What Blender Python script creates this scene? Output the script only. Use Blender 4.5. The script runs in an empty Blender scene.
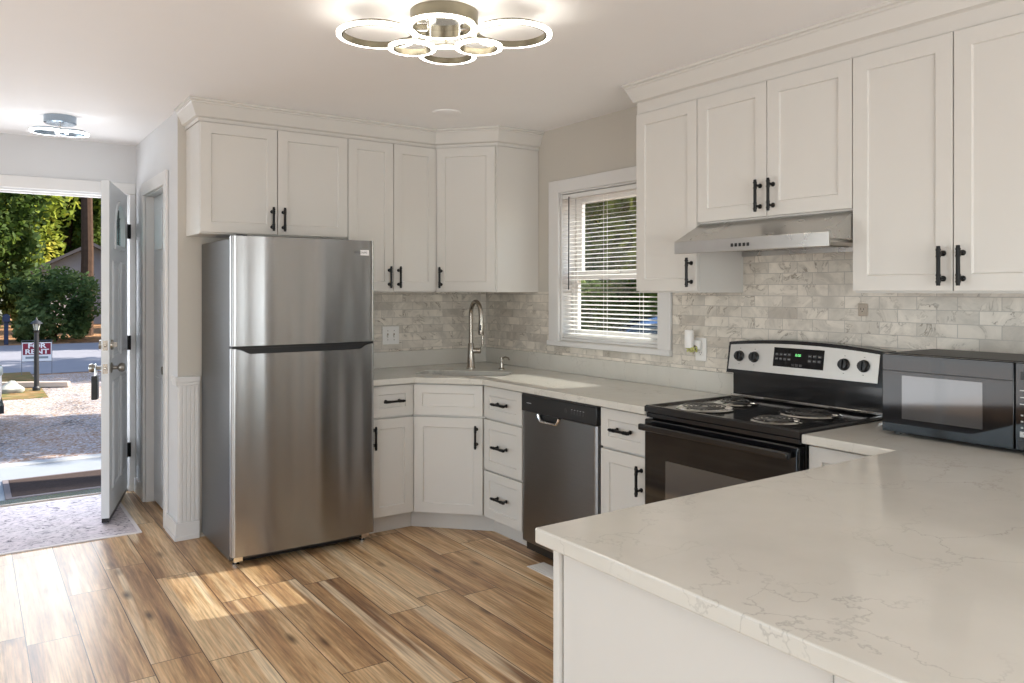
import bpy, bmesh, math, random
from mathutils import Vector, Matrix
R = math.radians
PI = math.pi
random.seed(7)
SC = bpy.context.scene
COL = SC.collection

# ------------------------------------------------------------------ camera
cam_d = bpy.data.cameras.new('camera')
cam = bpy.data.objects.new('camera', cam_d)
COL.objects.link(cam)
cam.location = (0, 0, 1.4127)
cam.rotation_euler = (R(90), 0, R(-34.741))
cam_d.sensor_width = 36
cam_d.lens = 782.8 / 1024 * 36
cam_d.shift_y = -50.5 / 1024
cam_d.clip_start = 0.02
cam_d.clip_end = 300
SC.camera = cam

# ------------------------------------------------------------------ view, sky, sun, daylight and fill lamps at the openings
SC.view_settings.view_transform = 'Standard'
SC.view_settings.look = 'None'
SC.view_settings.exposure = 0.92
SC.view_settings.gamma = 1.0
SC.view_settings.use_curve_mapping = False
SC.cycles.use_denoising = True
SC.cycles.max_bounces = 8
SC.cycles.diffuse_bounces = 5
SC.cycles.glossy_bounces = 4
SC.cycles.transparent_max_bounces = 12
SC.cycles.sample_clamp_indirect = 6

SUN_DIR = Vector((-1.0, 0.19, -0.82)).normalized()      # the way sunlight travels
w = bpy.data.worlds.new('sky')
SC.world = w
w.use_nodes = True
nt = w.node_tree
sky = nt.nodes.new('ShaderNodeTexSky')
sky.sky_type = 'NISHITA'
sky.sun_disc = False
sky.sun_elevation = R(39)
sky.sun_rotation = R(101)
sky.air_density = 1.0
sky.dust_density = 1.5
bg = nt.nodes['Background']
bg.inputs['Strength'].default_value = 0.24
nt.links.new(sky.outputs[0], bg.inputs[0])

def add_light(name, kind, loc, direction, energy, color, size=None, size_y=None):
    d = bpy.data.lights.new(name, kind)
    d.energy = energy
    d.color = color
    if kind == 'AREA':
        d.shape = 'RECTANGLE'
        d.size = size
        d.size_y = size_y
    o = bpy.data.objects.new(name, d)
    COL.objects.link(o)
    o.location = loc
    o.rotation_euler = Vector(direction).to_track_quat('-Z', 'Z' if abs(direction[2]) < .9 else 'Y').to_euler()
    return o

s = add_light('sun', 'SUN', (12, 0, 10), SUN_DIR, 7.5, (1, .93, .84))
s.data.angle = R(0.53)
# added fill lamps at the unseen living-area openings behind and left of the camera
add_light('fill_living_window', 'AREA', (-2.32, 0.6, 1.35), (1, 0.12, 0.6), 20, (.93, .965, 1), 2.6, 1.7)
add_light('fill_side_door', 'AREA', (-2.32, 3.9, 1.1), (1, -0.1, 0.35), 19, (.93, .965, 1), 1.6, 1.9)
add_light('fill_patio_door', 'AREA', (0.7, -2.42, 1.25), (0.12, 1, 0.7), 58, (.95, .975, 1), 2.6, 1.9)
add_light('daylight_entry', 'AREA', (0.45, 6.35, 1.2), (0, -1, -0.12), 14, (.93, .96, 1), .8, 1.7)

# ------------------------------------------------------------------ materials
MATS = {}
def lin(c):
    return tuple((x / 12.92 if x <= .04045 else ((x + .055) / 1.055) ** 2.4) for x in c)
def rgb(r, g, b):
    return lin((r / 255, g / 255, b / 255)) + (1,)

def base_mat(name):
    m = bpy.data.materials.new(name)
    m.use_nodes = True
    MATS[name] = m
    return m, m.node_tree, m.node_tree.nodes['Principled BSDF']

def N(nt, t, **kw):
    n = nt.nodes.new(t)
    for k, v in kw.items():
        setattr(n, k, v)
    return n

def plain(name, col, rough=.5, metal=0, noise=.03, scale=6, spec=.5, bump=0, coat=0):
    m, nt, b = base_mat(name)
    L = nt.links
    tc = N(nt, 'ShaderNodeTexCoord')
    nz = N(nt, 'ShaderNodeTexNoise')
    nz.inputs['Scale'].default_value = scale
    nz.inputs['Detail'].default_value = 3
    L.new(tc.outputs['Object'], nz.inputs['Vector'])
    mx = N(nt, 'ShaderNodeMix', data_type='RGBA')
    mx.inputs[6].default_value = tuple(c * (1 - noise) for c in col[:3]) + (1,)
    mx.inputs[7].default_value = tuple(min(1, c * (1 + noise)) for c in col[:3]) + (1,)
    L.new(nz.outputs['Fac'], mx.inputs[0])
    L.new(mx.outputs[2], b.inputs['Base Color'])
    b.inputs['Roughness'].default_value = rough
    b.inputs['Metallic'].default_value = metal
    b.inputs['Specular IOR Level'].default_value = spec
    b.inputs['Coat Weight'].default_value = coat
    if bump:
        bp = N(nt, 'ShaderNodeBump')
        bp.inputs['Strength'].default_value = bump
        bp.inputs['Distance'].default_value = .002
        n2 = N(nt, 'ShaderNodeTexNoise')
        n2.inputs['Scale'].default_value = 250
        L.new(tc.outputs['Object'], n2.inputs['Vector'])
        L.new(n2.outputs['Fac'], bp.inputs['Height'])
        L.new(bp.outputs[0], b.inputs['Normal'])
    return m

def emit(name, col, strength):
    m, nt, b = base_mat(name)
    b.inputs['Base Color'].default_value = col
    b.inputs['Emission Color'].default_value = col
    b.inputs['Emission Strength'].default_value = strength
    return m

def steel(name, col=(.56, .56, .55), rough=.3, streak=(1, 1, 60), aniso=.75):
    m, nt, b = base_mat(name)
    L = nt.links
    tc = N(nt, 'ShaderNodeTexCoord')
    mp = N(nt, 'ShaderNodeMapping')
    mp.inputs['Scale'].default_value = streak
    L.new(tc.outputs['Object'], mp.inputs[0])
    nz = N(nt, 'ShaderNodeTexNoise')
    nz.inputs['Scale'].default_value = 8
    nz.inputs['Detail'].default_value = 4
    L.new(mp.outputs[0], nz.inputs['Vector'])
    r = N(nt, 'ShaderNodeMapRange')
    r.inputs['To Min'].default_value = rough - .05
    r.inputs['To Max'].default_value = rough + .06
    L.new(nz.outputs['Fac'], r.inputs[0])
    L.new(r.outputs[0], b.inputs['Roughness'])
    mx = N(nt, 'ShaderNodeMix', data_type='RGBA')
    mx.inputs[6].default_value = tuple(c * .93 for c in col) + (1,)
    mx.inputs[7].default_value = tuple(c * 1.05 for c in col) + (1,)
    L.new(nz.outputs['Fac'], mx.inputs[0])
    L.new(mx.outputs[2], b.inputs['Base Color'])
    b.inputs['Metallic'].default_value = 1
    b.inputs['Anisotropic'].default_value = aniso
    b.inputs['Anisotropic Rotation'].default_value = .25
    tg = N(nt, 'ShaderNodeTangent')
    tg.direction_type = 'RADIAL'
    tg.axis = 'Z'
    L.new(tg.outputs[0], b.inputs['Tangent'])
    return m

def quartz(name):
    m, nt, b = base_mat(name)
    L = nt.links
    tc = N(nt, 'ShaderNodeTexCoord')
    n1 = N(nt, 'ShaderNodeTexNoise')
    n1.inputs['Scale'].default_value = 3.2
    n1.inputs['Detail'].default_value = 6
    n1.inputs['Roughness'].default_value = .62
    L.new(tc.outputs['Object'], n1.inputs['Vector'])
    sub = N(nt, 'ShaderNodeVectorMath', operation='SUBTRACT')
    sub.inputs[1].default_value = (.5, .5, .5)
    L.new(n1.outputs['Color'], sub.inputs[0])
    sc = N(nt, 'ShaderNodeVectorMath', operation='SCALE')
    sc.inputs['Scale'].default_value = .55
    L.new(sub.outputs[0], sc.inputs[0])
    mp = N(nt, 'ShaderNodeMapping')
    mp.inputs['Scale'].default_value = (1.0, 1.5, 1)
    mp.inputs['Rotation'].default_value = (0, 0, .5)
    L.new(tc.outputs['Object'], mp.inputs[0])
    ad = N(nt, 'ShaderNodeVectorMath', operation='ADD')
    L.new(mp.outputs[0], ad.inputs[0])
    L.new(sc.outputs[0], ad.inputs[1])
    vo = N(nt, 'ShaderNodeTexVoronoi', feature='DISTANCE_TO_EDGE')
    vo.inputs['Scale'].default_value = 3.3
    L.new(ad.outputs[0], vo.inputs['Vector'])
    cr = N(nt, 'ShaderNodeValToRGB')
    cr.color_ramp.elements[0].position = 0
    cr.color_ramp.elements[0].color = (1, 1, 1, 1)
    cr.color_ramp.elements[1].position = .016
    cr.color_ramp.elements[1].color = (0, 0, 0, 1)
    L.new(vo.outputs['Distance'], cr.inputs[0])
    n2 = N(nt, 'ShaderNodeTexNoise')
    n2.inputs['Scale'].default_value = 3.3
    n2.inputs['Detail'].default_value = 3
    L.new(tc.outputs['Object'], n2.inputs['Vector'])
    r2 = N(nt, 'ShaderNodeMapRange')
    r2.inputs['From Min'].default_value = .40
    r2.inputs['From Max'].default_value = .66
    r2.inputs['To Max'].default_value = .5
    L.new(n2.outputs['Fac'], r2.inputs[0])
    mu = N(nt, 'ShaderNodeMath', operation='MULTIPLY')
    L.new(cr.outputs[0], mu.inputs[0])
    L.new(r2.outputs[0], mu.inputs[1])
    n3 = N(nt, 'ShaderNodeTexNoise')
    n3.inputs['Scale'].default_value = 9
    n3.inputs['Detail'].default_value = 8
    L.new(tc.outputs['Object'], n3.inputs['Vector'])
    base = N(nt, 'ShaderNodeMix', data_type='RGBA')
    base.inputs[6].default_value = (.57, .545, .49, 1)
    base.inputs[7].default_value = (.65, .625, .57, 1)
    L.new(n3.outputs['Fac'], base.inputs[0])
    vn = N(nt, 'ShaderNodeMix', data_type='RGBA')
    vn.inputs[7].default_value = (.30, .285, .26, 1)
    L.new(mu.outputs[0], vn.inputs[0])
    L.new(base.outputs[2], vn.inputs[6])
    L.new(vn.outputs[2], b.inputs['Base Color'])
    b.inputs['Roughness'].default_value = .13
    return m

def tile(name, axis):
    m, nt, b = base_mat(name)
    L = nt.links
    tc = N(nt, 'ShaderNodeTexCoord')
    sp = N(nt, 'ShaderNodeSeparateXYZ')
    L.new(tc.outputs['Object'], sp.inputs[0])
    cb = N(nt, 'ShaderNodeCombineXYZ')
    L.new(sp.outputs[axis], cb.inputs[0])
    L.new(sp.outputs['Z'], cb.inputs[1])
    br = N(nt, 'ShaderNodeTexBrick')
    br.offset = .5
    br.inputs['Scale'].default_value = 1
    br.inputs['Brick Width'].default_value = .1535
    br.inputs['Row Height'].default_value = .0515
    br.inputs['Mortar Size'].default_value = .0013
    br.inputs['Mortar Smooth'].default_value = .1
    br.inputs['Color1'].default_value = (0, 0, 0, 1)
    br.inputs['Color2'].default_value = (1, 1, 1, 1)
    br.inputs['Mortar'].default_value = (.5, .5, .5, 1)
    L.new(cb.outputs[0], br.inputs['Vector'])
    # per-tile shift of the veining
    sc = N(nt, 'ShaderNodeVectorMath', operation='SCALE')
    sc.inputs['Scale'].default_value = 13
    L.new(br.outputs['Color'], sc.inputs[0])
    ad = N(nt, 'ShaderNodeVectorMath', operation='ADD')
    L.new(cb.outputs[0], ad.inputs[0])
    L.new(sc.outputs[0], ad.inputs[1])
    n1 = N(nt, 'ShaderNodeTexNoise')
    n1.inputs['Scale'].default_value = 7
    n1.inputs['Detail'].default_value = 7
    n1.inputs['Roughness'].default_value = .6
    n1.inputs['Distortion'].default_value = 1.2
    L.new(ad.outputs[0], n1.inputs['Vector'])
    cr = N(nt, 'ShaderNodeValToRGB')
    e = cr.color_ramp.elements
    e[0].position, e[0].color = .478, (0, 0, 0, 1)
    e[1].position, e[1].color = .5, (1, 1, 1, 1)
    x = e.new(.522); x.color = (0, 0, 0, 1)
    L.new(n1.outputs['Fac'], cr.inputs[0])
    n2 = N(nt, 'ShaderNodeTexNoise')
    n2.inputs['Scale'].default_value = 11
    n2.inputs['Detail'].default_value = 4
    L.new(ad.outputs[0], n2.inputs['Vector'])
    r2 = N(nt, 'ShaderNodeMapRange')
    r2.inputs['From Min'].default_value = .45
    r2.inputs['From Max'].default_value = .64
    r2.inputs['To Max'].default_value = .9
    L.new(n2.outputs['Fac'], r2.inputs[0])
    mu = N(nt, 'ShaderNodeMath', operation='MULTIPLY')
    L.new(cr.outputs[0], mu.inputs[0])
    L.new(r2.outputs[0], mu.inputs[1])
    tone = N(nt, 'ShaderNodeValToRGB')
    t = tone.color_ramp.elements
    t[0].position, t[0].color = 0, (.58, .525, .455, 1)
    t[1].position, t[1].color = 1, (.78, .72, .635, 1)
    q = t.new(.22); q.color = (.71, .655, .575, 1)
    L.new(br.outputs['Color'], tone.inputs[0])
    n4 = N(nt, 'ShaderNodeMix', data_type='RGBA', blend_type='MULTIPLY')
    n4.inputs[0].default_value = 1
    r4 = N(nt, 'ShaderNodeMapRange')
    r4.inputs['From Min'].default_value = .3
    r4.inputs['From Max'].default_value = .65
    r4.inputs['To Min'].default_value = .68
    r4.inputs['To Max'].default_value = 1.06
    L.new(n1.outputs['Fac'], r4.inputs[0])
    L.new(tone.outputs[0], n4.inputs[6])
    L.new(r4.outputs[0], n4.inputs[7])
    vn = N(nt, 'ShaderNodeMix', data_type='RGBA')
    vn.inputs[7].default_value = (.20, .165, .12, 1)
    L.new(mu.outputs[0], vn.inputs[0])
    L.new(n4.outputs[2], vn.inputs[6])
    gr = N(nt, 'ShaderNodeMix', data_type='RGBA')
    gr.inputs[7].default_value = (.43, .40, .36, 1)
    L.new(br.outputs['Fac'], gr.inputs[0])
    L.new(vn.outputs[2], gr.inputs[6])
    L.new(gr.outputs[2], b.inputs['Base Color'])
    b.inputs['Roughness'].default_value = .32
    bp = N(nt, 'ShaderNodeBump', invert=True)
    bp.inputs['Strength'].default_value = .5
    bp.inputs['Distance'].default_value = .001
    L.new(br.outputs['Fac'], bp.inputs['Height'])
    L.new(bp.outputs[0], b.inputs['Normal'])
    return m

def planks(name):
    m, nt, b = base_mat(name)
    L = nt.links
    tc = N(nt, 'ShaderNodeTexCoord')
    sp = N(nt, 'ShaderNodeSeparateXYZ')
    L.new(tc.outputs['Object'], sp.inputs[0])
    cb = N(nt, 'ShaderNodeCombineXYZ')
    L.new(sp.outputs['Y'], cb.inputs[0])
    L.new(sp.outputs['X'], cb.inputs[1])
    br = N(nt, 'ShaderNodeTexBrick')
    br.offset = .37
    br.offset_frequency = 3
    br.squash = .85
    br.squash_frequency = 2
    br.inputs['Scale'].default_value = 1
    br.inputs['Brick Width'].default_value = 1.22
    br.inputs['Row Height'].default_value = .188
    br.inputs['Mortar Size'].default_value = .0019
    br.inputs['Mortar Smooth'].default_value = 0
    br.inputs['Color1'].default_value = (0, 0, 0, 1)
    br.inputs['Color2'].default_value = (1, 1, 1, 1)
    br.inputs['Mortar'].default_value = (.5, .5, .5, 1)
    L.new(cb.outputs[0], br.inputs['Vector'])
    sc = N(nt, 'ShaderNodeVectorMath', operation='SCALE')
    sc.inputs['Scale'].default_value = 17.3
    L.new(br.outputs['Color'], sc.inputs[0])
    ad = N(nt, 'ShaderNodeVectorMath', operation='ADD')
    L.new(cb.outputs[0], ad.inputs[0])
    L.new(sc.outputs[0], ad.inputs[1])
    # long wavy grain
    mp = N(nt, 'ShaderNodeMapping')
    mp.inputs['Scale'].default_value = (1.0, 13, 1)
    L.new(ad.outputs[0], mp.inputs[0])
    g = N(nt, 'ShaderNodeTexNoise')
    g.inputs['Scale'].default_value = 2.6
    g.inputs['Detail'].default_value = 9
    g.inputs['Roughness'].default_value = .7
    g.inputs['Distortion'].default_value = .7
    L.new(mp.outputs[0], g.inputs['Vector'])
    # broad sapwood / heartwood bands
    mp2 = N(nt, 'ShaderNodeMapping')
    mp2.inputs['Scale'].default_value = (.3, 5.5, 1)
    L.new(ad.outputs[0], mp2.inputs[0])
    h = N(nt, 'ShaderNodeTexNoise')
    h.inputs['Scale'].default_value = 1.7
    h.inputs['Detail'].default_value = 2
    h.inputs['Distortion'].default_value = .35
    L.new(mp2.outputs[0], h.inputs['Vector'])
    mixf = N(nt, 'ShaderNodeMath', operation='MULTIPLY_ADD')
    L.new(g.outputs['Fac'], mixf.inputs[0])
    mixf.inputs[1].default_value = .55
    hm = N(nt, 'ShaderNodeMath', operation='MULTIPLY')
    L.new(h.outputs['Fac'], hm.inputs[0])
    hm.inputs[1].default_value = .8
    L.new(hm.outputs[0], mixf.inputs[2])
    pl = N(nt, 'ShaderNodeMath', operation='MULTIPLY_ADD')
    L.new(br.outputs['Color'], pl.inputs[0])
    pl.inputs[1].default_value = .13
    pad = N(nt, 'ShaderNodeMath', operation='ADD')
    pad.inputs[1].default_value = .05
    L.new(mixf.outputs[0], pad.inputs[0])
    L.new(pad.outputs[0], pl.inputs[2])
    cr = N(nt, 'ShaderNodeValToRGB')
    e = cr.color_ramp.elements
    e[0].position, e[0].color = .48, rgb(100, 70, 46)
    e[1].position, e[1].color = 1.0, rgb(216, 188, 148)
    for p, c in ((.62, rgb(146, 110, 80)), (.72, rgb(180, 141, 101)), (.80, rgb(202, 165, 121)), (.90, rgb(222, 190, 149))):
        k = e.new(p); k.color = c
    L.new(pl.outputs[0], cr.inputs[0])
    mp4 = N(nt, 'ShaderNodeMapping')
    mp4.inputs['Scale'].default_value = (.28, 6.5, 1)
    mp4.inputs['Location'].default_value = (3.1, 7.7, 0)
    L.new(ad.outputs[0], mp4.inputs[0])
    sw = N(nt, 'ShaderNodeTexNoise')
    sw.inputs['Scale'].default_value = 1.4
    sw.inputs['Detail'].default_value = 2
    L.new(mp4.outputs[0], sw.inputs['Vector'])
    swr = N(nt, 'ShaderNodeMapRange')
    swr.inputs['From Min'].default_value = .60
    swr.inputs['From Max'].default_value = .64
    swr.inputs['To Max'].default_value = .75
    L.new(sw.outputs['Fac'], swr.inputs[0])
    sap = N(nt, 'ShaderNodeMix', data_type='RGBA')
    sap.inputs[7].default_value = rgb(240, 218, 184)
    L.new(swr.outputs[0], sap.inputs[0])
    L.new(cr.outputs[0], sap.inputs[6])
    # knots
    mp3 = N(nt, 'ShaderNodeMapping')
    mp3.inputs['Scale'].default_value = (1.7, 5, 1)
    L.new(ad.outputs[0], mp3.inputs[0])
    vo = N(nt, 'ShaderNodeTexVoronoi')
    vo.inputs['Scale'].default_value = 1.25
    L.new(mp3.outputs[0], vo.inputs['Vector'])
    kr = N(nt, 'ShaderNodeMapRange')
    kr.inputs['From Min'].default_value = .03
    kr.inputs['From Max'].default_value = .16
    kr.inputs['To Min'].default_value = 1.5
    kr.inputs['To Max'].default_value = 0
    L.new(vo.outputs['Distance'], kr.inputs[0])
    km = N(nt, 'ShaderNodeMath', operation='MULTIPLY')
    L.new(kr.outputs[0], km.inputs[0])
    L.new(g.outputs['Fac'], km.inputs[1])
    kn = N(nt, 'ShaderNodeMix', data_type='RGBA')
    kn.inputs[7].default_value = rgb(60, 36, 22)
    L.new(km.outputs[0], kn.inputs[0])
    L.new(sap.outputs[2], kn.inputs[6])
    mp5 = N(nt, 'ShaderNodeMapping')
    mp5.inputs['Scale'].default_value = (2.2, 60, 1)
    L.new(ad.outputs[0], mp5.inputs[0])
    fg = N(nt, 'ShaderNodeTexNoise')
    fg.inputs['Scale'].default_value = 2
    fg.inputs['Detail'].default_value = 5
    L.new(mp5.outputs[0], fg.inputs['Vector'])
    fgr = N(nt, 'ShaderNodeMapRange')
    fgr.inputs['From Min'].default_value = .32
    fgr.inputs['From Max'].default_value = .62
    fgr.inputs['To Min'].default_value = .66
    fgr.inputs['To Max'].default_value = 1.1
    L.new(fg.outputs['Fac'], fgr.inputs[0])
    fm = N(nt, 'ShaderNodeMix', data_type='RGBA', blend_type='MULTIPLY')
    fm.inputs[0].default_value = 1
    L.new(kn.outputs[2], fm.inputs[6])
    L.new(fgr.outputs[0], fm.inputs[7])
    sm = N(nt, 'ShaderNodeMix', data_type='RGBA')
    sm.inputs[7].default_value = rgb(70, 50, 35)
    L.new(br.outputs['Fac'], sm.inputs[0])
    L.new(fm.outputs[2], sm.inputs[6])
    L.new(sm.outputs[2], b.inputs['Base Color'])
    b.inputs['Roughness'].default_value = .36
    b.inputs['Specular IOR Level'].default_value = .5
    bp = N(nt, 'ShaderNodeBump')
    bp.inputs['Strength'].default_value = .12
    bp.inputs['Distance'].default_value = .002
    L.new(g.outputs['Fac'], bp.inputs['Height'])
    L.new(bp.outputs[0], b.inputs['Normal'])
    return m

def speckle(name, cols, scale, rough=.9, bump=.6, big=.5):
    """ground cover: voronoi stones coloured from a ramp, with broad patches"""
    m, nt, b = base_mat(name)
    L = nt.links
    tc = N(nt, 'ShaderNodeTexCoord')
    vo = N(nt, 'ShaderNodeTexVoronoi')
    vo.inputs['Scale'].default_value = scale
    L.new(tc.outputs['Object'], vo.inputs['Vector'])
    sp = N(nt, 'ShaderNodeSeparateColor')
    L.new(vo.outputs['Color'], sp.inputs[0])
    nz = N(nt, 'ShaderNodeTexNoise')
    nz.inputs['Scale'].default_value = big
    nz.inputs['Detail'].default_value = 5
    L.new(tc.outputs['Object'], nz.inputs['Vector'])
    ma = N(nt, 'ShaderNodeMath', operation='MULTIPLY_ADD')
    L.new(nz.outputs['Fac'], ma.inputs[0])
    ma.inputs[1].default_value = 1.2
    mm = N(nt, 'ShaderNodeMath', operation='MULTIPLY_ADD')
    L.new(sp.outputs[0], mm.inputs[0])
    mm.inputs[1].default_value = .6
    mm.inputs[2].default_value = -.4
    L.new(mm.outputs[0], ma.inputs[2])
    cr = N(nt, 'ShaderNodeValToRGB')
    e = cr.color_ramp.elements
    n = len(cols)
    e[0].position, e[0].color = 0, cols[0]
    e[1].position, e[1].color = 1, cols[-1]
    for i in range(1, n - 1):
        k = e.new(i / (n - 1)); k.color = cols[i]
    L.new(ma.outputs[0], cr.inputs[0])
    L.new(cr.outputs[0], b.inputs['Base Color'])
    b.inputs['Roughness'].default_value = rough
    b.inputs['Specular IOR Level'].default_value = .2
    if bump:
        bp = N(nt, 'ShaderNodeBump')
        bp.inputs['Strength'].default_value = bump
        bp.inputs['Distance'].default_value = .02
        L.new(vo.outputs['Distance'], bp.inputs['Height'])
        L.new(bp.outputs[0], b.inputs['Normal'])
    return m

def leafy(name, c0, c1, c2, scale=.9):
    m, nt, b = base_mat(name)
    L = nt.links
    tc = N(nt, 'ShaderNodeTexCoord')
    nz = N(nt, 'ShaderNodeTexNoise')
    nz.inputs['Scale'].default_value = scale
    nz.inputs['Detail'].default_value = 6
    nz.inputs['Roughness'].default_value = .7
    L.new(tc.outputs['Object'], nz.inputs['Vector'])
    cr = N(nt, 'ShaderNodeValToRGB')
    e = cr.color_ramp.elements
    e[0].position, e[0].color = .33, c0
    e[1].position, e[1].color = .68, c2
    k = e.new(.5); k.color = c1
    L.new(nz.outputs['Fac'], cr.inputs[0])
    L.new(cr.outputs[0], b.inputs['Base Color'])
    b.inputs['Roughness'].default_value = .7
    b.inputs['Specular IOR Level'].default_value = .2
    tr = N(nt, 'ShaderNodeBsdfTranslucent')
    L.new(cr.outputs[0], tr.inputs[0])
    mx = N(nt, 'ShaderNodeMixShader')
    mx.inputs[0].default_value = .45
    L.new(b.outputs[0], mx.inputs[1])
    L.new(tr.outputs[0], mx.inputs[2])
    L.new(mx.outputs[0], nt.nodes['Material Output'].inputs[0])
    return m

def glassy(name, tint=(.93, .96, .96), rough=0.0, reflect=.09):
    """thin window pane: mostly clear, with a mirror share"""
    m, nt, b = base_mat(name)
    L = nt.links
    tr = N(nt, 'ShaderNodeBsdfTransparent')
    tr.inputs[0].default_value = tint + (1,)
    gl = N(nt, 'ShaderNodeBsdfGlossy')
    gl.inputs['Roughness'].default_value = rough
    mx = N(nt, 'ShaderNodeMixShader')
    mx.inputs[0].default_value = reflect
    L.new(tr.outputs[0], mx.inputs[1])
    L.new(gl.outputs[0], mx.inputs[2])
    L.new(mx.outputs[0], nt.nodes['Material Output'].inputs[0])
    return m

def rugmat(name):
    m, nt, b = base_mat(name)
    L = nt.links
    tc = N(nt, 'ShaderNodeTexCoord')
    mp = N(nt, 'ShaderNodeMapping')
    mp.inputs['Scale'].default_value = (1, 1.3, 1)
    L.new(tc.outputs['Object'], mp.inputs[0])
    n1 = N(nt, 'ShaderNodeTexNoise')
    n1.inputs['Scale'].default_value = 14
    n1.inputs['Detail'].default_value = 8
    n1.inputs['Roughness'].default_value = .68
    n1.inputs['Distortion'].default_value = 2.2
    L.new(mp.outputs[0], n1.inputs['Vector'])
    cr = N(nt, 'ShaderNodeValToRGB')
    e = cr.color_ramp.elements
    e[0].position, e[0].color = .36, rgb(104, 101, 110)
    e[1].position, e[1].color = .66, rgb(222, 213, 217)
    k = e.new(.47); k.color = rgb(200, 192, 198)
    L.new(n1.outputs['Fac'], cr.inputs[0])
    n2 = N(nt, 'ShaderNodeTexNoise')
    n2.inputs['Scale'].default_value = 5
    n2.inputs['Detail'].default_value = 4
    L.new(mp.outputs[0], n2.inputs['Vector'])
    mx = N(nt, 'ShaderNodeMix', data_type='RGBA', blend_type='MULTIPLY')
    mx.inputs[0].default_value = .5
    L.new(cr.outputs[0], mx.inputs[6])
    L.new(n2.outputs['Color'], mx.inputs[7])
    mm = N(nt, 'ShaderNodeMix', data_type='RGBA')
    mm.inputs[0].default_value = .88
    L.new(mx.outputs[2], mm.inputs[6])
    L.new(cr.outputs[0], mm.inputs[7])
    L.new(mm.outputs[2], b.inputs['Base Color'])
    b.inputs['Roughness'].default_value = .95
    b.inputs['Specular IOR Level'].default_value = .1
    return m

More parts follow.
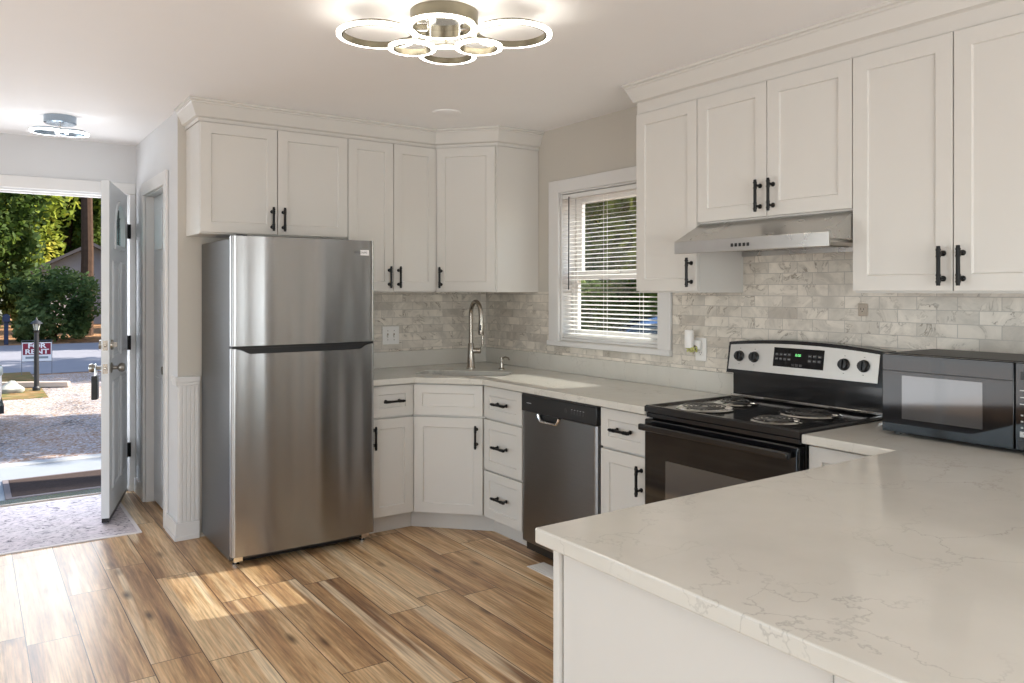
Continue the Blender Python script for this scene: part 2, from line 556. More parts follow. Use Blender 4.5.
M = dict(
    cab=plain('cabinet_paint', (.635, .612, .575, 1), .38, noise=.01),
    trim=plain('trim_paint', (.70, .685, .67, 1), .4, noise=.01),
    wall=plain('greige_wall_paint', (.54, .505, .45, 1), .75, noise=.015, bump=.15),
    hallwall=plain('pale_grey_wall_paint', (.63, .63, .635, 1), .75, noise=.015, bump=.15),
    ceil=plain('ceiling_paint', (.87, .855, .85, 1), .85, noise=.01, bump=.2),
    black=plain('black_handle_metal', (.012, .012, .012, 1), .42, metal=.6),
    plastic=plain('black_plastic', (.012, .012, .013, 1), .3),
    gloss=plain('black_glass', (.006, .006, .007, 1), .05, spec=.4),
    enamel=plain('black_enamel', (.01, .01, .011, 1), .12),
    satin=plain('dark_grey_plastic', (.035, .035, .037, 1), .45),
    white=plain('white_plastic', (.84, .82, .79, 1), .35, noise=.005),
    doorpaint=plain('front_door_paint', (.66, .68, .70, 1), .38, noise=.01),
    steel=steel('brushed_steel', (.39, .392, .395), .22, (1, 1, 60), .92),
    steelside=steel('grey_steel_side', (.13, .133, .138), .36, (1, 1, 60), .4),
    dsteel=steel('dark_brushed_steel', (.25, .25, .255), .3, (1, 1, 25), .8),
    hoodsteel=steel('hood_steel', (.52, .51, .49), .28, (1, 1, 1), .5),
    panelsteel=plain('console_steel', (.60, .58, .55, 1), .38, metal=.85, noise=.02),
    chrome=plain('chrome', (.72, .71, .69, 1), .12, metal=1, noise=.01),
    nickel=plain('brushed_nickel', (.42, .38, .33, 1), .26, metal=1, noise=.02),
    knob=plain('aged_nickel', (.30, .28, .25, 1), .3, metal=1, noise=.03),
    gold=plain('champagne_metal', (.23, .205, .15, 1), .32, metal=.85, noise=.02),
    bluechrome=plain('blue_grey_chrome', (.30, .36, .42, 1), .25, metal=.9, noise=.02),
    ring=emit('warm_led', (1, .955, .86, 1), 4.2),
    ringcool=emit('cool_led', (.93, .97, 1, 1), 2.8),
    green_led=emit('green_display', (.25, .95, .3, 1), .45),
    print=plain('pale_print', (.5, .5, .5, 1), .5),
    darkprint=plain('dark_print', (.08, .08, .08, 1), .5),
    quartz=quartz('veined_quartz'),
    tile_y=tile('marble_tile_side', 'Y'),
    tile_x=tile('marble_tile_back', 'X'),
    floor=planks('wood_planks'),
    sinksteel=plain('sink_steel', (.17, .16, .15, 1), .35, metal=1),
    coil=plain('coil_black', (.03, .03, .03, 1), .22, spec=.9),
    mwglass=plain('microwave_glass', (.05, .05, .052, 1), .05, spec=1.0),
    rug=rugmat('faded_rug'),
    rugedge=plain('rug_border', rgb(226, 220, 222), .95, noise=.06, scale=30),
    mat=plain('brown_doormat_weave', rgb(68, 58, 54), .95, noise=.35, scale=60, spec=.1),
    matedge=plain('doormat_rim', rgb(112, 104, 104), .8, noise=.1, scale=40),
    sill=plain('porch_boards', rgb(138, 143, 148), .6, noise=.06, scale=5),
    sillwhite=plain('porch_edge', rgb(168, 170, 171), .6, noise=.03, scale=5),
    gravel=speckle('leaf_strewn_gravel', [rgb(66, 60, 56), rgb(116, 113, 112), rgb(158, 154, 154), rgb(142, 114, 86), rgb(180, 176, 176), rgb(134, 98, 68), rgb(164, 160, 160)], 38, bump=.4, big=1.1),
    road=plain('asphalt', rgb(128, 128, 134), .9, noise=.1, scale=1.5, spec=.2),
    verge=speckle('leafy_verge', [rgb(56, 60, 30), rgb(84, 86, 44), rgb(128, 98, 62), rgb(92, 94, 50), rgb(150, 120, 88)], 9),
    litter=speckle('leaf_litter', [rgb(70, 52, 36), rgb(130, 94, 62), rgb(160, 122, 86), rgb(110, 84, 58)], 8),
    bark=plain('bark', rgb(74, 58, 48), .95, noise=.4, scale=8, spec=.1),
    leaf_a=leafy('dark_leaves', rgb(38, 54, 22), rgb(74, 96, 40), rgb(132, 146, 66)),
    leaf_b=leafy('yellow_green_leaves', rgb(62, 82, 28), rgb(130, 144, 52), rgb(206, 198, 92)),
    leaf_c=leafy('blue_green_leaves', rgb(42, 60, 32), rgb(80, 100, 56), rgb(130, 144, 92)),
    siding=plain('grey_siding', rgb(150, 150, 156), .8, noise=.06),
    roof=plain('grey_shingles', rgb(96, 92, 92), .9, noise=.15, scale=12),
    carwhite=plain('white_car_paint', (.75, .76, .77, 1), .25, coat=.6),
    carblue=plain('blue_car_paint', rgb(120, 150, 190), .25, coat=.6),
    tyre=plain('tyre_rubber', (.018, .018, .018, 1), .8),
    carglass=plain('car_glass', (.03, .04, .045, 1), .06, spec=.7),
    lampred=plain('lamp_lens_red', (.4, .02, .02, 1), .2),
    signred=plain('sign_maroon', rgb(130, 20, 48), .5, noise=.02),
    signwhite=plain('sign_white', rgb(232, 230, 232), .5, noise=.01),
    wire=plain('sign_wire', rgb(110, 110, 115), .5, metal=.6),
    postblack=plain('black_lamp_post', (.012, .012, .013, 1), .5),
    postblue=plain('dark_blue_paint', rgb(28, 40, 70), .5),
    lantern=plain('lantern_glass', (.45, .47, .42, 1), .1),
    timber=plain('pale_timber', rgb(196, 178, 160), .8, noise=.12),
    stone=plain('grey_stone', rgb(150, 150, 140), .9, noise=.2, scale=9),
    pane=glassy('window_pane'),
    doorpane=glassy('door_pane', (.55, .66, .66), .15, .2),
    slat=plain('blind_slat', (.74, .73, .71, 1), .45, noise=.005),
    crystal=plain('crystal_beads', (.55, .55, .22, 1), .1, noise=.4, scale=120),
    cover=plain('outlet_cover_beige', rgb(176, 164, 150), .45, noise=.03, scale=30),
)

# ------------------------------------------------------------------ mesh helpers
class MB:
    def __init__(s):
        s.b = bmesh.new()
    def box(s, x0, x1, y0, y1, z0, z1):
        v = [s.b.verts.new(p) for p in ((x0, y0, z0), (x1, y0, z0), (x1, y1, z0), (x0, y1, z0), (x0, y0, z1), (x1, y0, z1), (x1, y1, z1), (x0, y1, z1))]
        for f in ((0, 3, 2, 1), (4, 5, 6, 7), (0, 1, 5, 4), (1, 2, 6, 5), (2, 3, 7, 6), (3, 0, 4, 7)):
            s.b.faces.new([v[i] for i in f])
        return s
    def shaker(s, x0, x1, z0, z1, y0=-.02, t=.02, rail=.057, depth=.008):
        rail = min(rail, (z1 - z0) * .3)
        B = lambda a, c, y: [s.b.verts.new(p) for p in ((a, y, c), (x0 + x1 - a, y, c), (x0 + x1 - a, y, z0 + z1 - c), (a, y, z0 + z1 - c))]
        o = B(x0, z0, y0); i = B(x0 + rail, z0 + rail, y0); k = B(x0 + rail + .003, z0 + rail + .003, y0 + depth); q = B(x0, z0, y0 + t)
        for a in range(4):
            c = (a + 1) % 4
            s.b.faces.new((o[a], o[c], i[c], i[a]))
            s.b.faces.new((i[a], i[c], k[c], k[a]))
            s.b.faces.new((o[c], o[a], q[a], q[c]))
        s.b.faces.new(k)
        s.b.faces.new(q[::-1])
        return s
    def prism(s, poly, z0, z1, axis='z'):
        f = {'z': lambda a, b, c: (a, b, c), 'y': lambda a, b, c: (a, c, b), 'x': lambda a, b, c: (c, a, b)}[axis]
        lo = [s.b.verts.new(f(a, b, z0)) for a, b in poly]
        hi = [s.b.verts.new(f(a, b, z1)) for a, b in poly]
        n = len(poly)
        s.b.faces.new(lo[::-1]); s.b.faces.new(hi)
        for i in range(n):
            s.b.faces.new((lo[i], lo[(i + 1) % n], hi[(i + 1) % n], hi[i]))
        return s
    def loft(s, rings, cap=True, closed=False):
        V = [[s.b.verts.new(p) for p in r] for r in rings]
        n = len(V[0])
        for a in range(len(V) - (0 if closed else 1)):
            c = (a + 1) % len(V)
            for i in range(n):
                s.b.faces.new((V[a][i], V[a][(i + 1) % n], V[c][(i + 1) % n], V[c][i]))
        if cap and not closed:
            s.b.faces.new(V[0][::-1]); s.b.faces.new(V[-1])
        return s
    def tube(s, pts, r, n=10, closed=False):
        pts = [Vector(p) for p in pts]
        rr = r if isinstance(r, (list, tuple)) else [r] * len(pts)
        rings = []
        m = len(pts)
        up = None
        for i, p in enumerate(pts):
            if closed:
                d = (pts[(i + 1) % m] - pts[i - 1]).normalized()
            else:
                d = (pts[min(i + 1, m - 1)] - pts[max(i - 1, 0)]).normalized()
            if up is None:
                up = Vector((0, 0, 1)) if abs(d.z) < .9 else Vector((1, 0, 0))
            a = d.cross(up).normalized()
            up = a.cross(d).normalized()
            rings.append([p + (a * math.cos(2 * PI * k / n) + up * math.sin(2 * PI * k / n)) * rr[i] for k in range(n)])
        return s.loft(rings, closed=closed)
    def lathe(s, prof, c=(0, 0, 0), axis='z', n=28, ring=False):
        """prof: (radius, height) pairs; ring=True closes the profile into a solid ring"""
        c = Vector(c)
        f = {'z': lambda x, y, h: Vector((x, y, h)), 'y': lambda x, y, h: Vector((x, h, y)), 'x': lambda x, y, h: Vector((h, x, y))}[axis]
        rings = [[c + f(r * math.cos(2 * PI * k / n), r * math.sin(2 * PI * k / n), h) for k in range(n)] for r, h in prof]
        return s.loft(rings, cap=not ring, closed=ring)
    def build(s, name, m, parent=None, bevel=0, seg=2, smooth=True):
        bmesh.ops.recalc_face_normals(s.b, faces=s.b.faces)
        me = bpy.data.meshes.new(name)
        s.b.to_mesh(me)
        s.b.free()
        if smooth:
            for p in me.polygons:
                p.use_smooth = True
            me.set_sharp_from_angle(angle=R(32))
        me.materials.append(M[m])
        o = bpy.data.objects.new(name, me)
        COL.objects.link(o)
        if parent:
            o.parent = parent
        if bevel:
            bv = o.modifiers.new('bevel', 'BEVEL')
            bv.width = bevel
            bv.segments = seg
            bv.limit_method = 'ANGLE'
            bv.angle_limit = R(40)
            bv.harden_normals = False
        return o

def tag(o, label, cat, group=None):
    o['label'] = label
    o['category'] = cat
    if group:
        o['group'] = group
    return o
def thing(name, label, cat, loc=(0, 0, 0), rz=0, group=None):
    o = bpy.data.objects.new(name, None)
    COL.objects.link(o)
    o.location = loc
    o.rotation_euler = (0, 0, rz)
    o.empty_display_size = .1
    return tag(o, label, cat, group)
def struct(o):
    o['kind'] = 'structure'
    return o
def text(name, body, size, m, parent, loc, rot, ext=.0004, off=0):
    cu = bpy.data.curves.new(name, 'FONT')
    cu.body = body
    cu.size = size
    cu.align_x = 'CENTER'
    cu.align_y = 'CENTER'
    cu.extrude = ext
    cu.materials.append(M[m])
    cu.offset = off
    tmp = bpy.data.objects.new(name, cu)
    COL.objects.link(tmp)
    me = bpy.data.meshes.new_from_object(tmp.evaluated_get(bpy.context.evaluated_depsgraph_get()))
    bpy.data.objects.remove(tmp)
    o = bpy.data.objects.new(name, me)
    COL.objects.link(o)
    o.parent = parent
    o.location = loc
    o.rotation_euler = rot
    return o
FRONT = (R(90), 0, 0)      # text standing on a face that looks along local -y

# ------------------------------------------------------------------ room shell
XR, YB, CZ = 3.05, 4.72, 2.44
XL, YR, YF = -2.4, -2.5, 6.08
struct(MB().box(XL - .12, XR + .15, YR - .12, YF + .14, -.06, 0).build('floor', 'floor', smooth=False))
struct(MB().box(XL - .12, XR + .15, YR - .12, YF + .14, CZ, CZ + .1).build('ceiling', 'ceil', smooth=False))
WY0, WY1, WZ0, WZ1 = 3.0, 3.868, 1.105, 2.03
b = MB()
b.box(XR, XR + .15, YR - .12, WY0, 0, CZ).box(XR, XR + .15, WY1, YF + .14, 0, CZ)
b.box(XR, XR + .15, WY0, WY1, 0, WZ0).box(XR, XR + .15, WY0, WY1, WZ1, CZ)
struct(b.build('wall_right', 'wall', smooth=False))
struct(MB().box(.97, XR, YB, YB + .12, 0, CZ).build('wall_back', 'wall', smooth=False))
DY0, DY1 = 5.03, 5.71           # closet doorway in the hall wall
b = MB().box(.97, 1.09, YB + .12, DY0, 0, CZ).box(.97, 1.09, DY1, YF, 0, CZ).box(.97, 1.09, DY0, DY1, 2.06, CZ)
b.box(.9695, .97, YB, YB + .12, 0, CZ)
struct(b.build('wall_hall', 'hallwall', smooth=False))
OX0, OX1, OZ = .03, .925, 2.085  # front door opening
b = MB().box(XL - .12, OX0, YF, YF + .14, 0, CZ).box(OX1, XR, YF, YF + .14, 0, CZ).box(OX0, OX1, YF, YF + .14, OZ, CZ)
struct(b.build('wall_front', 'hallwall', smooth=False))
b = MB()   # living area: a wide window opening to the left, a patio door opening behind
b.box(XL - .12, XL, YR, -.8, 0, CZ).box(XL - .12, XL, 2.0, 3.0, 0, CZ).box(XL - .12, XL, 4.8, YF, 0, CZ).box(XL - .12, XL, 3.0, 4.8, 2.1, CZ).box(XL - .12, XL, -.8, 2.0, 0, .45).box(XL - .12, XL, -.8, 2.0, 2.2, CZ)
struct(b.build('wall_left', 'hallwall', smooth=False))
b = MB()
b.box(XL, -.7, YR - .12, YR, 0, CZ).box(2.1, XR, YR - .12, YR, 0, CZ).box(-.7, 2.1, YR - .12, YR, 2.2, CZ)
struct(b.build('wall_rear', 'hallwall', smooth=False))
b = MB()
for x0, x1 in ((-.7, -.63), (.66, .74), (2.03, 2.1)):
    b.box(x0, x1, YR - .1, YR - .03, 0, 2.2)
b.box(-.63, 2.03, YR - .1, YR - .03, 2.12, 2.2).box(-.63, 2.03, YR - .1, YR - .03, 0, .08)
o = struct(b.build('door_3', 'trim', bevel=.003))
struct(MB().box(-.63, 2.03, YR - .067, YR - .063, .08, 2.12).build('pane', 'pane', o))
b = MB()
for y0, y1 in ((-.8, -.73), (.57, .63), (1.93, 2.0)):
    b.box(XL - .1, XL - .03, y0, y1, .45, 2.2)
b.box(XL - .1, XL - .03, -.73, 1.93, .45, .53).box(XL - .1, XL - .03, -.73, 1.93, 2.12, 2.2)
o = struct(b.build('window_2', 'trim', bevel=.003))
struct(MB().box(XL - .067, XL - .063, -.73, 1.93, .53, 2.12).build('pane', 'pane', o))

b = MB()
for y0, y1 in ((3.0, 3.07), (3.87, 3.94), (4.73, 4.8)):
    b.box(XL - .1, XL - .03, y0, y1, 0, 2.1)
b.box(XL - .1, XL - .03, 3.07, 4.73, 0, .08).box(XL - .1, XL - .03, 3.07, 4.73, 2.03, 2.1)
o = struct(b.build('added_side_door', 'trim', bevel=.003))  # unseen glazed door, added for its light and reflections
struct(MB().box(XL - .067, XL - .063, 3.07, 4.73, .08, 2.03).build('pane', 'pane', o))
# baseboards, casings
struct(MB().box(.955, .969, YB - .002, DY0 - .06, 0, .1).box(.955, 1.086, YB - .016, YB - .002, 0, .1).box(.950, .9545, YB - .02, DY0 - .062, 0, .025).box(.9552, 1.084, YB - .021, YB - .0165, 0, .025).build('baseboard_back', 'trim', bevel=.003))
struct(MB().box(.955, .969, DY1 + .06, YF - .025, 0, .1).build('baseboard_hall', 'trim', bevel=.003))
struct(MB().box(XL + .001, OX0 - .1, YF - .014, YF - .001, 0, .1).build('baseboard_front', 'trim', bevel=.003))
# beadboard wainscot beside the fridge
b = MB()
b.box(.971, 1.088, YB - .008, YB - .0005, .1, .9)
x = .975
while x < 1.08:
    b.box(x, x + .018, YB - .012, YB - .008, .1, .9); x += .022
struct(b.build('trim_1', 'trim', bevel=.0015))
struct(MB().box(.952, .969, YB - .022, YB + .1, .895, .925).box(.969, 1.088, YB - .022, YB - .001, .895, .925).box(.958, .969, YB - .016, YB + .1, .875, .895).box(.969, 1.088, YB - .016, YB - .001, .875, .895).build('trim_2', 'trim', bevel=.003))
# wainscot on the front wall left of the entry
b = MB().box(XL + .02, OX0 - .1, YF - .006, YF - .0005, .1, .9).box(XL + .02, OX0 - .1, YF - .022, YF - .0005, .895, .925)
x = XL + .03
while x < OX0 - .14:
    b.box(x, x + .038, YF - .011, YF - .006, .1, .895); x += .044
struct(b.build('trim_3', 'trim', bevel=.002))
# front door casing and jambs
b = MB()
b.box(OX0 - .085, OX0 - .005, YF - .02, YF - .001, 0, OZ + .005).box(OX1 + .0005, .9685, YF - .02, YF - .001, 0, OZ + .005)
b.box(OX0 - .085, .9685, YF - .02, YF - .001, OZ + .005, OZ + .085)
struct(b.build('trim_4', 'trim', bevel=.004))
b = MB().box(OX0 + .0005, OX0 + .02, YF, YF + .139, 0, OZ - .0005).box(OX1 - .004, OX1 - .0005, YF, YF + .139, 0, OZ - .0005).box(OX0 + .02, OX1 - .004, YF + .01, YF + .139, OZ - .008, OZ - .0005)
b.box(OX0 + .02, OX1 - .004, YF + .055, YF + .07, OZ - .022, OZ - .008)
struct(b.build('trim_5', 'trim', bevel=.002))
struct(MB().box(OX0 + .02, OX1 - .004, YF - .0, YF + .139, .0005, .018).build('trim_6', 'nickel', bevel=.004))
# closet door and casing in the hall wall
b = MB()
b.box(.952, .969, DY0 - .065, DY0 + .005, 0, 2.13).box(.952, .969, DY1 - .005, DY1 + .06, 0, 2.13).box(.952, .969, DY0 + .005, DY1 - .005, 2.05, 2.13)
b.box(.97, 1.089, DY0, DY0 + .018, 0, 2.06).box(.97, 1.089, DY1 - .018, DY1, 0, 2.06).box(.97, 1.089, DY0 + .018, DY1 - .018, 2.042, 2.06)
struct(b.build('trim_7', 'trim', bevel=.003))
o = struct(MB().box(1.02, 1.055, DY0 + .02, DY1 - .02, .012, 2.04).build('door_1', 'doorpaint', bevel=.002))
b = MB()
for z0, z1 in ((.15, .85), (1.0, 1.55), (1.68, 1.95)):
    for y0, y1 in ((DY0 + .1, DY0 + .31), (DY0 + .36, DY1 - .1)):
        b.box(1.012, 1.02, y0, y1, z0, z1)
struct(b.build('raised_panels', 'doorpaint', o, bevel=.006))
struct(MB().lathe([(.001, 0), (.012, 0), (.012, -.03), (.026, -.045), (.024, -.062), (.001, -.066)], (1.02, DY0 + .08, .93), 'x').build('door_knob', 'knob', o))

# ------------------------------------------------------------------ kitchen window
b = MB()
cw = .095
b.box(XR - .02, XR - .0005, WY0 - .09, WY0 + .004, WZ0 - .035, WZ1 + .075)
b.box(XR - .02, XR - .0005, WY1 - .004, WY1 + .096, WZ0 - .035, WZ1 + .075)
b.box(XR - .02, XR - .0005, WY0 + .004, WY1 - .004, WZ1 - .004, WZ1 + .075)
b.box(XR - .032, XR - .0005, WY0 - .094, WY1 + .1, WZ0 - .036, WZ0 - .004)
wt = b.build('window_1', 'trim', bevel=.004)
struct(wt)
b = MB()   # reveal liner
b.box(XR, XR + .149, WY0 + .0005, WY0 + .014, WZ0 + .0005, WZ1 - .0005).box(XR, XR + .149, WY1 - .014, WY1 - .0005, WZ0 + .0005, WZ1 - .0005)
b.box(XR, XR + .149, WY0 + .014, WY1 - .014, WZ1 - .014, WZ1 - .0005).box(XR - .0, XR + .149, WY0 + .014, WY1 - .014, WZ0 + .0005, WZ0 + .014)
struct(b.build('window_frame', 'trim', wt, bevel=.002))
ZM = 1.505
def sash(x0, z0, z1, name):
    b = MB()
    y0, y1 = WY0 + .016, WY1 - .016
    b.box(x0, x0 + .03, y0, y0 + .06, z0, z1).box(x0, x0 + .03, y1 - .06, y1, z0, z1)
    b.box(x0, x0 + .03, y0 + .06, y1 - .06, z0, z0 + .05).box(x0, x0 + .03, y0 + .06, y1 - .06, z1 - .05, z1)
    o = struct(b.build(name, 'trim', wt, bevel=.004))
    struct(MB().box(x0 + .013, x0 + .017, y0 + .06, y1 - .06, z0 + .05, z1 - .05).build('pane', 'pane', o))
sash(XR + .112, ZM - .02, WZ1 - .016, 'window_sash')
sash(XR + .078, WZ0 + .016, ZM + .03, 'window_sash')
struct(MB().box(XR + .066, XR + .078, 3.40, 3.50, ZM + .012, ZM + .03).build('sash_lock', 'white', wt, bevel=.003))
# mini blind inside the reveal
t = thing('window_blind', 'white horizontal mini blind lowered in the kitchen window with slats open', 'blind', (XR + .02, (WY0 + WY1) / 2, WZ0 + .016))
hw = (WY1 - WY0) / 2 - .02
MB().box(-.018, .018, -hw, hw, WZ1 - WZ0 - .062, WZ1 - WZ0 - .034).build('headrail', 'slat', t, bevel=.003)
b = MB()
z = .03
while z < WZ1 - WZ0 - .07:
    prof = [(-.0125, -.0037), (-.006, -.0007), (0, .0009), (.006, .0018), (.0125, .0017)]
    rows = [[b.b.verts.new((px, y, z + pz)) for y in (-hw, hw)] for px, pz in prof]
    rows2 = [[b.b.verts.new((px, y, z + pz + .0006)) for y in (-hw, hw)] for px, pz in prof]
    for k in range(4):
        b.b.faces.new((rows[k][0], rows[k + 1][0], rows[k + 1][1], rows[k][1]))
        b.b.faces.new((rows2[k][0], rows2[k][1], rows2[k + 1][1], rows2[k + 1][0]))
    for k in (0, 4):
        b.b.faces.new((rows[k][0], rows[k][1], rows2[k][1], rows2[k][0]))
    z += .0255
b.build('slats', 'slat', t)
MB().box(-.012, .012, -hw, hw, .003, .02).build('bottom_rail', 'slat', t, bevel=.003)
for y in (-.27, .03, .3):
    MB().box(-.0145, -.0132, y - .0008, y + .0008, .02, WZ1 - WZ0 - .06).box(.0132, .0145, y - .0008, y + .0008, .02, WZ1 - WZ0 - .06).build('ladder_cord', 'white', t)
MB().tube([(-.022, hw - .07, WZ1 - WZ0 - .05), (-.024, hw - .07, .3)], .004, 8).build('tilt_wand', 'satin', t)

# ------------------------------------------------------------------ backsplash and counters
TZ0, TZ1 = 1.0125, 1.405
b = MB()
X1, X0 = XR - .0005, XR - .008
b.box(X0, X1, WY1 + .102, YB - .01, TZ0, TZ1 + .003)
b.box(X0, X1, WY0 - .096, WY1 + .102, TZ0, WZ0 - .038)
b.box(X0, X1, 2.447, WY0 - .096, TZ0, TZ1)
b.box(X0, X1, 1.688, 2.447, .915, 1.712)
b.box(X0, X1, .30, 1.688, TZ0, TZ1)
tag(b.build('tile_backsplash', 'tile_y', smooth=False), 'grey marble subway tile backsplash running under the window and behind the range', 'backsplash')
tag(MB().box(1.86, XR - .0085, YB - .008, YB - .0005, TZ0, TZ1 + .003).build('tile_backsplash', 'tile_x', smooth=False), 'pale marble subway tile backsplash behind the sink, between fridge and corner', 'backsplash')

CT, CTH = .908, .033
def slab(poly, hole=None):
    b = MB()
    loops = [poly] + ([hole] if hole else [])
    ed = []
    for lp in loops:
        vs = [b.b.verts.new((x, y, CT)) for x, y in lp]
        ed += [b.b.edges.new((vs[i], vs[(i + 1) % len(vs)])) for i in range(len(vs))]
    r = bmesh.ops.triangle_fill(b.b, edges=ed, use_beauty=True)
    fs = [g for g in r['geom'] if isinstance(g, bmesh.types.BMFace)]
    bmesh.ops.dissolve_limit(b.b, angle_limit=.01, verts=b.b.verts, edges=b.b.edges) if not hole else None
    ex = bmesh.ops.extrude_face_region(b.b, geom=list(b.b.faces))
    for v in ex['geom']:
        if isinstance(v, bmesh.types.BMVert):
            v.co.z -= CTH
    return b
CXF, CYF = 2.41, 4.084
DA, DB = (2.142, CYF), (CXF, 3.775)
e = .002
M0 = Vector(((DA[0] + DB[0]) / 2, (DA[1] + DB[1]) / 2))
ax = (Vector(DB) - Vector(DA)).normalized()
bx = Vector((-ax.y, ax.x))
def dg(a, c):
    p = M0 + ax * a + bx * c
    return (p.x, p.y)
hole = []
for (cx, cy, a0) in ((.235, .38, 0), (-.235, .38, 90), (-.235, .22, 180), (.235, .22, 270)):
    for k in range(5):
        an = R(a0 + k * 22.5)
        hole.append(dg(cx + .05 * math.cos(an), cy + .05 * math.sin(an)))
t = thing('countertop', 'white veined quartz countertop with the corner sink, from fridge to range', 'countertop')
o = slab([(1.8715, CYF), DA, DB, (CXF, 2.464), (XR - e, 2.464), (XR - e, YB - e), (1.8715, YB - e)], hole).build('slab', 'quartz', t, bevel=.004, smooth=False)
MB().box(XR - .021, XR - .001, 2.464, YB - .022, CT + .0003, 1.012).box(1.8715, XR - .001, YB - .0215, YB - .001, CT + .0003, 1.012).build('splash_strip', 'quartz', t, bevel=.002, smooth=False)
t = thing('countertop', 'large white quartz peninsula countertop with fine grey veins, in the foreground', 'countertop')
PX0, PY1, PY0 = .992, 1.346, .20
slab([(PX0, PY0), (XR - e, PY0), (XR - e, 1.686), (CXF, 1.686), (CXF, PY1), (PX0, PY1)]).build('slab', 'quartz', t, bevel=.004, smooth=False)
MB().box(XR - .021, XR - .001, .30, 1.686, CT + .0003, 1.012).build('splash_strip', 'quartz', t, bevel=.002, smooth=False)

# sink
t = thing('sink', 'undermount stainless sink set diagonally in the corner countertop', 'sink', (M0.x, M0.y, CT - CTH - .001), math.atan2(ax.y, ax.x))
b = MB()
def rr(hx, y0, y1, r, z, n=5):
    out = []
    for (cx, cy, a0) in ((hx - r, y1 - r, 0), (-hx + r, y1 - r, 90), (-hx + r, y0 + r, 180), (hx - r, y0 + r, 270)):
        for k in range(n):
            an = R(a0 + k * 90 / (n - 1))
            out.append((cx + r * math.cos(an), cy + r * math.sin(an), z))
    return out
rings = [rr(.30, .157, .443, .06, 0), rr(.286, .169, .431, .05, 0), rr(.276, .18, .42, .06, -.17), rr(.246, .21, .39, .06, -.185)]
rings2 = [rr(.248, .208, .392, .06, -.187), rr(.278, .178, .422, .06, -.172), rr(.288, .167, .433, .05, -.003), rr(.30, .157, .443, .06, -.003)]
b.loft(rings + rings2, cap=False, closed=False)
# close the bowl floor
b.b.verts.ensure_lookup_table()
n = 20
b.b.faces.new([b.b.verts[3 * n + i] for i in range(n)]); b.b.faces.new([b.b.verts[4 * n + i] for i in range(n)][::-1])
b.build('basin', 'sinksteel', t)
MB().lathe([(.001, .004), (.02, .003), (.04, .006), (.043, .001), (.001, .0005)], (0, .30, -.185)).build('drain', 'chrome', t)
# faucet
fz = CT + .0003
fp = dg(-.045, .585)
t = thing('faucet', 'tall brushed nickel pull-down faucet arching over the corner sink', 'faucet', (fp[0], fp[1], fz), R(-45))
MB().lathe([(.001, 0), (.03, 0), (.03, .006), (.026, .012), (.022, .10), (.019, .16), (.016, .165), (.001, .165)]).build('body', 'nickel', t)
pts = [(0, 0, .16), (0, 0, .30)]
for k in range(1, 13):
    a = PI * k / 13
    pts.append((.0, -.075 + .075 * math.cos(a), .35 + .085 * math.sin(a)))
pts = pts[:2] + [(0, 0, .35)] + pts[2:]
pts += [(0, -.152, .345), (0, -.153, .325)]
# the spout swings to the right, over the bowl
ang = R(38)
sw = lambda p: (p[0] * math.cos(ang) - p[1] * math.sin(ang), p[0] * math.sin(ang) + p[1] * math.cos(ang), p[2])
MB().tube([sw(p) for p in pts], .0145, 12).build('spout', 'nickel', t)
h = Matrix.Rotation(ang, 4, 'Z')
hd = MB().lathe([(.001, 0), (.017, 0), (.020, .02), (.0185, .06), (.014, .11), (.001, .11)], (0, 0, 0)).build('spray_head', 'nickel', t)
hd.location = sw((0, -.154, .225))
MB().box(-.006, .006, -.0225, -.019, .03, .065).build('spray_button', 'plastic', hd)
hb = MB().lathe([(.001, 0), (.017, 0), (.017, .045), (.014, .05), (.001, .05)], (.016, 0, .115), 'x').tube([(.06, 0, .118), (.075, 0, .15), (.078, 0, .21)], [.006, .006, .005], 8).build('lever', 'nickel', t)
sp_ = dg(.165, .575)
t = thing('soap_dispenser', 'small nickel soap dispenser on the counter right of the faucet', 'soap dispenser', (sp_[0], sp_[1], fz), R(-45))
MB().lathe([(.001, 0), (.022, 0), (.022, .004), (.013, .012), (.011, .04), (.008, .042), (.008, .062), (.013, .064), (.013, .078), (.001, .08)]).build('pump', 'nickel', t)
MB().tube([(0, 0, .07), (.03, -.03, .082), (.055, -.055, .078), (.062, -.062, .066)], [.007, .006, .005, .005], 8).build('nozzle', 'nickel', t)

# ------------------------------------------------------------------ cabinets
CABG = {}
def pull(parent, x, z, vertical, y0=-.02, L=.134):
    b = MB()
    d = (lambda s: (x, z + s)) if vertical else (lambda s: (x + s, z))
    yb = y0 - .034
    P = lambda s, y: (d(s)[0], y, d(s)[1])
    prof = [(-L / 2, .0062), (-L / 2 + .004, .0068), (L / 2 - .004, .0068), (L / 2, .0062)]
    b.tube([P(s, yb) for s, r in prof], [r for s, r in prof], 10)
    for s in (-.043, .043):
        b.tube([P(s, y0 - .0002), P(s, y0 - .004), P(s, y0 - .008), P(s, yb + .010), P(s, yb + .004), P(s, yb)], [.010, .010, .0055, .0055, .009, .009], 10)
        # knurled collars on the bar
        for q in (-.011, .011):
            b.tube([P(s + q - .003, yb), P(s + q + .003, yb)], .0085, 10)
    return b.build('handle', 'black', parent)
def door(parent, x0, x1, z0, z1, hx=None, hz=None, vertical=True, name='door', rail=.057):
    o = MB().shaker(x0, x1, z0, z1, rail=rail).build(name, 'cab', parent, bevel=.0015, smooth=False)
    if hx is not None:
        pull(o, hx, hz, vertical)
    return o
G = .002
